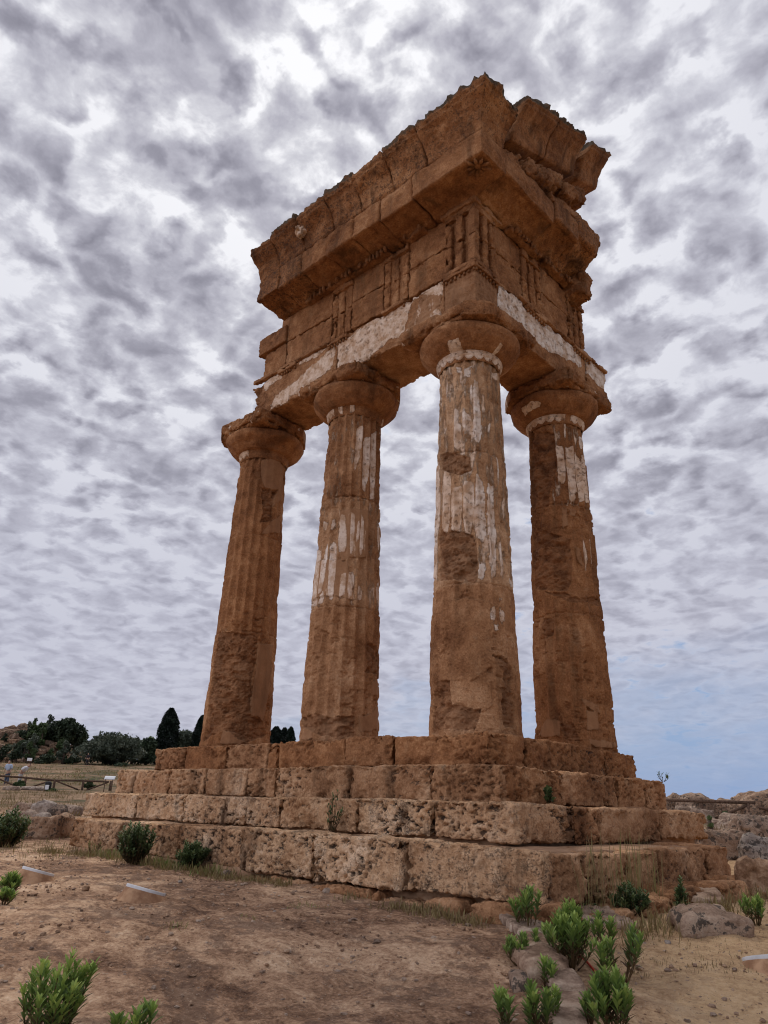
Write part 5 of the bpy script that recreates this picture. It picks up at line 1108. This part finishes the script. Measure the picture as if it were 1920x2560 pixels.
tree('cypress_tree', 722, 1818, 1900, 14, 120, 'right dark cypress between the two left columns', 15, CYP, nl=5000, kind='cypress', sz=.22)
for i, (px_, yt, yb, hw_, dd, lb) in enumerate([(108, 1886, 1916, 26, 116, 'dark bramble at the foot of the rocky mound'), (14, 1862, 1890, 26, 124, 'low bramble at the left edge of the mound'), (180, 1890, 1912, 18, 117, 'low dark shrub under the mound boulders'), (300, 1908, 1920, 22, 112, 'low shrubs under the wide olive'), (222, 1955, 1972, 14, 52, 'green shrub behind the left fence'), (48, 1952, 1975, 16, 49, 'bushy weed near the left fence post'), (130, 1972, 1990, 14, 46, 'small shrub in front of the left fence')]):
    tree('scrub_bush', px_, yt, yb, hw_, dd, lb, 60+i, BUSH if i > 3 else TREE, nl=1500, group='scrub bushes in the field', lobes=6, cat='bush', trunk=.0, sz=.2 if dd > 80 else .09)
tree('scrub_bush', 1815, 2030, 2052, 16, 31, 'round green shrub behind the right fence brace', 70, BUSH, nl=2200, group='scrub bushes in the field', lobes=7, cat='bush', trunk=0, sz=.05)
tree('scrub_bush', 1776, 2035, 2062, 10, 24, 'small weed at the foot of the right fence post', 71, BUSH, nl=1200, group='scrub bushes in the field', lobes=5, cat='bush', trunk=0, sz=.04)
rb = np.random.RandomState(33); pro = []
for i in range(34):
    px_, py_ = rb.uniform(-5, 190), rb.uniform(1852, 1912); p = onground(at(px_, py_, 116+(1914-py_)*.45))
    if i < 3:
        o = tree('mound_scrub', px_, py_-18, py_, 14, 117, 'dark scrub growing between the boulders of the mound', 80+i, [TREE, BUSH, OLIVE][i], nl=900, group='scrub between the mound boulders', lobes=6, cat='bush', trunk=0, sz=.18); pro.append((o, Vector(o.location)))
    else:
        o = copy_thing(pro[i % 3][0], tuple(p-np.array([0, 0, .2])), rb.uniform(0, 6), [rb.uniform(.5, 1.25)]*3)
# ruined wall stub at the far left
p = onground(at(4, 1850, 150)); V, F, pm = rock_box((-3, -1.2, -1), (1.4, 1.2, at(4, 1828, 150)[2]-p[2]), .25, .2, .2, .7, .1, chip=.5, seed=3); V[:, 2] -= .5*np.maximum(0, V[:, 0]+.4)
V = rot_z(V, np.zeros(3), math.atan2(RT[1], RT[0]))
o = mk('ruined_wall', V+p, F, STONE, loc=p, attrs=dict(tint=.2, lichen=.3)); tag(o, 'small ruined wall stub on the far left skyline', 'ruin')
# ------------------------------------------------------------------ signs and visitors
WHITE = simple('white_panel', (.72, .72, .72), (.78, .78, .77), 3, .6)
BLACK = simple('black_box', (.02, .02, .02), (.035, .033, .03), 9, .6)
def box(lo, hi, res, rnd=.01): V, F, pm = rock_box(lo, hi, res, rnd, 0, 1, 0, chip=0, fine=0); return V, F
def sign(px_, py_, dist, wd, hg, leg, label, tilt=.0):
    p = onground(at(px_, py_, dist)); root = empty('sign_panel', p, label, 'sign'); a = math.atan2(RT[1], RT[0])
    V, F = box((-wd/2, -.02, leg), (wd/2, .02, leg+hg), max(.05, wd/8)); V[:, 1] += tilt*(V[:, 2]-leg); mk('panel', rot_z(V, np.zeros(3), a)+p, F, WHITE, root)
    for s in (-1, 1):
        V, F = tube([(s*wd*.35, .0, -.1), (s*wd*.35, 0, leg*.5), (s*wd*.35, 0, leg+.02)], .025, 8); mkq('leg', rot_z(V, np.zeros(3), a)+p, F, LOG, root)
sign(268, 1980, 47, .6, .20, .66, 'white slanted information panel behind the steps at left', .8)
sign(71, 1915, 112, .65, .4, .4, 'small white sign at the foot of the rocky mound')
p = onground(at(117, 1982, 46)); root = empty('notice_box', p, 'small black arched box with a white notice under the left fence', 'notice box')
a = math.atan2(RT[1], RT[0]); V, F = box((-.17, -.12, -.05), (.17, .12, .5), .03, .12); mk('housing', rot_z(V, np.zeros(3), a)+p, F, BLACK, root)
V, F = box((-.09, -.14, .08), (.11, -.122, .32), .03, .004); mk('notice', rot_z(V, np.zeros(3), a)+p, F, WHITE, root)
SKIN = simple('skin', (.42, .25, .17), (.46, .28, .2), 5, .6); HAIR = simple('dark_hair', (.02, .015, .012), (.04, .028, .02), 30, .7)
def figure(name, px_, py_, dist, height, label, top, legs_, bend=0.0, step_=0.0, face=0.0):
    """standing or bending visitor grown with a skin modifier; clothes are a second skin"""
    p = onground(at(px_, py_, dist)); s = height/1.72; root = empty(name, p, label, 'person', 'visitors in the field')
    cb, sb = math.cos(bend), math.sin(bend)
    def up(x, y, z):  # bend the upper body about the hips
        z2 = z-.92; return (x, y*cb-z2*sb*1.0, .92+z2*cb+y*sb)
    J = dict(pel=(0, 0, .92), ch=up(0, 0, 1.22), nk=up(0, 0, 1.44), hd=up(0, -.03, 1.58), top=up(0, -.02, 1.70), ls=up(-.19, 0, 1.38), rs=up(.19, 0, 1.38), le=up(-.25, -.02, 1.10), re=up(.25, -.02, 1.10), lh=up(-.24, -.16, .88), rh=up(.24, -.16, .88), lk=(-.10, -.02-step_, .50), rk=(.10, -.02+step_*.3, .50), la=(-.10, .02-step_*.6, .07), ra=(.10, .02+step_, .07), lf=(-.11, -.15-step_*.6, .03), rf=(.11, -.15+step_, .03))
    def skin(nm, keys, edges, rad, mat, grow=0.0):
        me = bpy.data.meshes.new(nm); idx = {k: i for i, k in enumerate(keys)}
        ca, sa = math.cos(face), math.sin(face)
        vs = [((J[k][0]*ca-J[k][1]*sa)*s, (J[k][0]*sa+J[k][1]*ca)*s, J[k][2]*s) for k in keys]
        me.from_pydata(vs, [(idx[a_], idx[b_]) for a_, b_ in edges], []); o = bpy.data.objects.new(nm, me); COL.objects.link(o); o.parent = root
        md = o.modifiers.new('skin', 'SKIN'); md.use_smooth_shade = True
        for k, i in idx.items():
            r_ = (rad[k]+grow)*s; me.skin_vertices[0].data[i].radius = (r_, r_); me.skin_vertices[0].data[i].use_root = (k == keys[0])
        sd_ = o.modifiers.new('sub', 'SUBSURF'); sd_.levels = 1; sd_.render_levels = 1
        me.materials.append(mat); return o
    rad = dict(pel=.13, ch=.14, nk=.055, hd=.095, top=.075, ls=.06, rs=.06, le=.042, re=.042, lh=.032, rh=.032, lk=.06, rk=.06, la=.042, ra=.042, lf=.035, rf=.035)
    E = [('pel', 'ch'), ('ch', 'nk'), ('nk', 'hd'), ('hd', 'top'), ('ch', 'ls'), ('ls', 'le'), ('le', 'lh'), ('ch', 'rs'), ('rs', 're'), ('re', 'rh'), ('pel', 'lk'), ('lk', 'la'), ('la', 'lf'), ('pel', 'rk'), ('rk', 'ra'), ('ra', 'rf')]
    skin('body', list(J), E, rad, SKIN)
    skin('shirt', ['pel', 'ch', 'ls', 'rs', 'le', 're'], [e for e in E if set(e) <= {'pel', 'ch', 'ls', 'rs', 'le', 're'}], rad, top, .045)
    skin('trousers', ['pel', 'lk', 'rk', 'la', 'ra'], [e for e in E if set(e) <= {'pel', 'lk', 'rk', 'la', 'ra'}], rad, legs_, .03)
    rad2 = dict(rad, top=.085, hd=.07); J['hd'] = tuple(np.array(J['hd'])+np.array((0, .04, .05))); skin('hair', ['top', 'hd'], [('top', 'hd')], rad2, HAIR, .01)
WSH = simple('white_shirt', (.60, .60, .62), (.70, .70, .70), 4); JEAN = simple('blue_trousers', (.06, .08, .12), (.10, .12, .17), 8); DARKC = simple('dark_clothes', (.02, .02, .025), (.04, .04, .045), 8); LSHORT = simple('light_trousers', (.40, .38, .36), (.5, .48, .46), 6); BLUES = simple('pale_blue_shirt', (.35, .42, .52), (.45, .5, .58), 6)
figure('person', 44, 1974, 56, 1.62, 'person in a white shirt bending forward behind the left fence', WSH, LSHORT, bend=.85, face=2.3)
figure('person', 12, 1972, 57, 1.55, 'person in a pale shirt standing behind the fence at the left edge', BLUES, JEAN, bend=.15, face=.6)
figure('person', 215, 1921, 112, 1.65, 'distant walker in dark clothes before the wide olive tree', DARKC, DARKC, step_=.18, face=1.0)
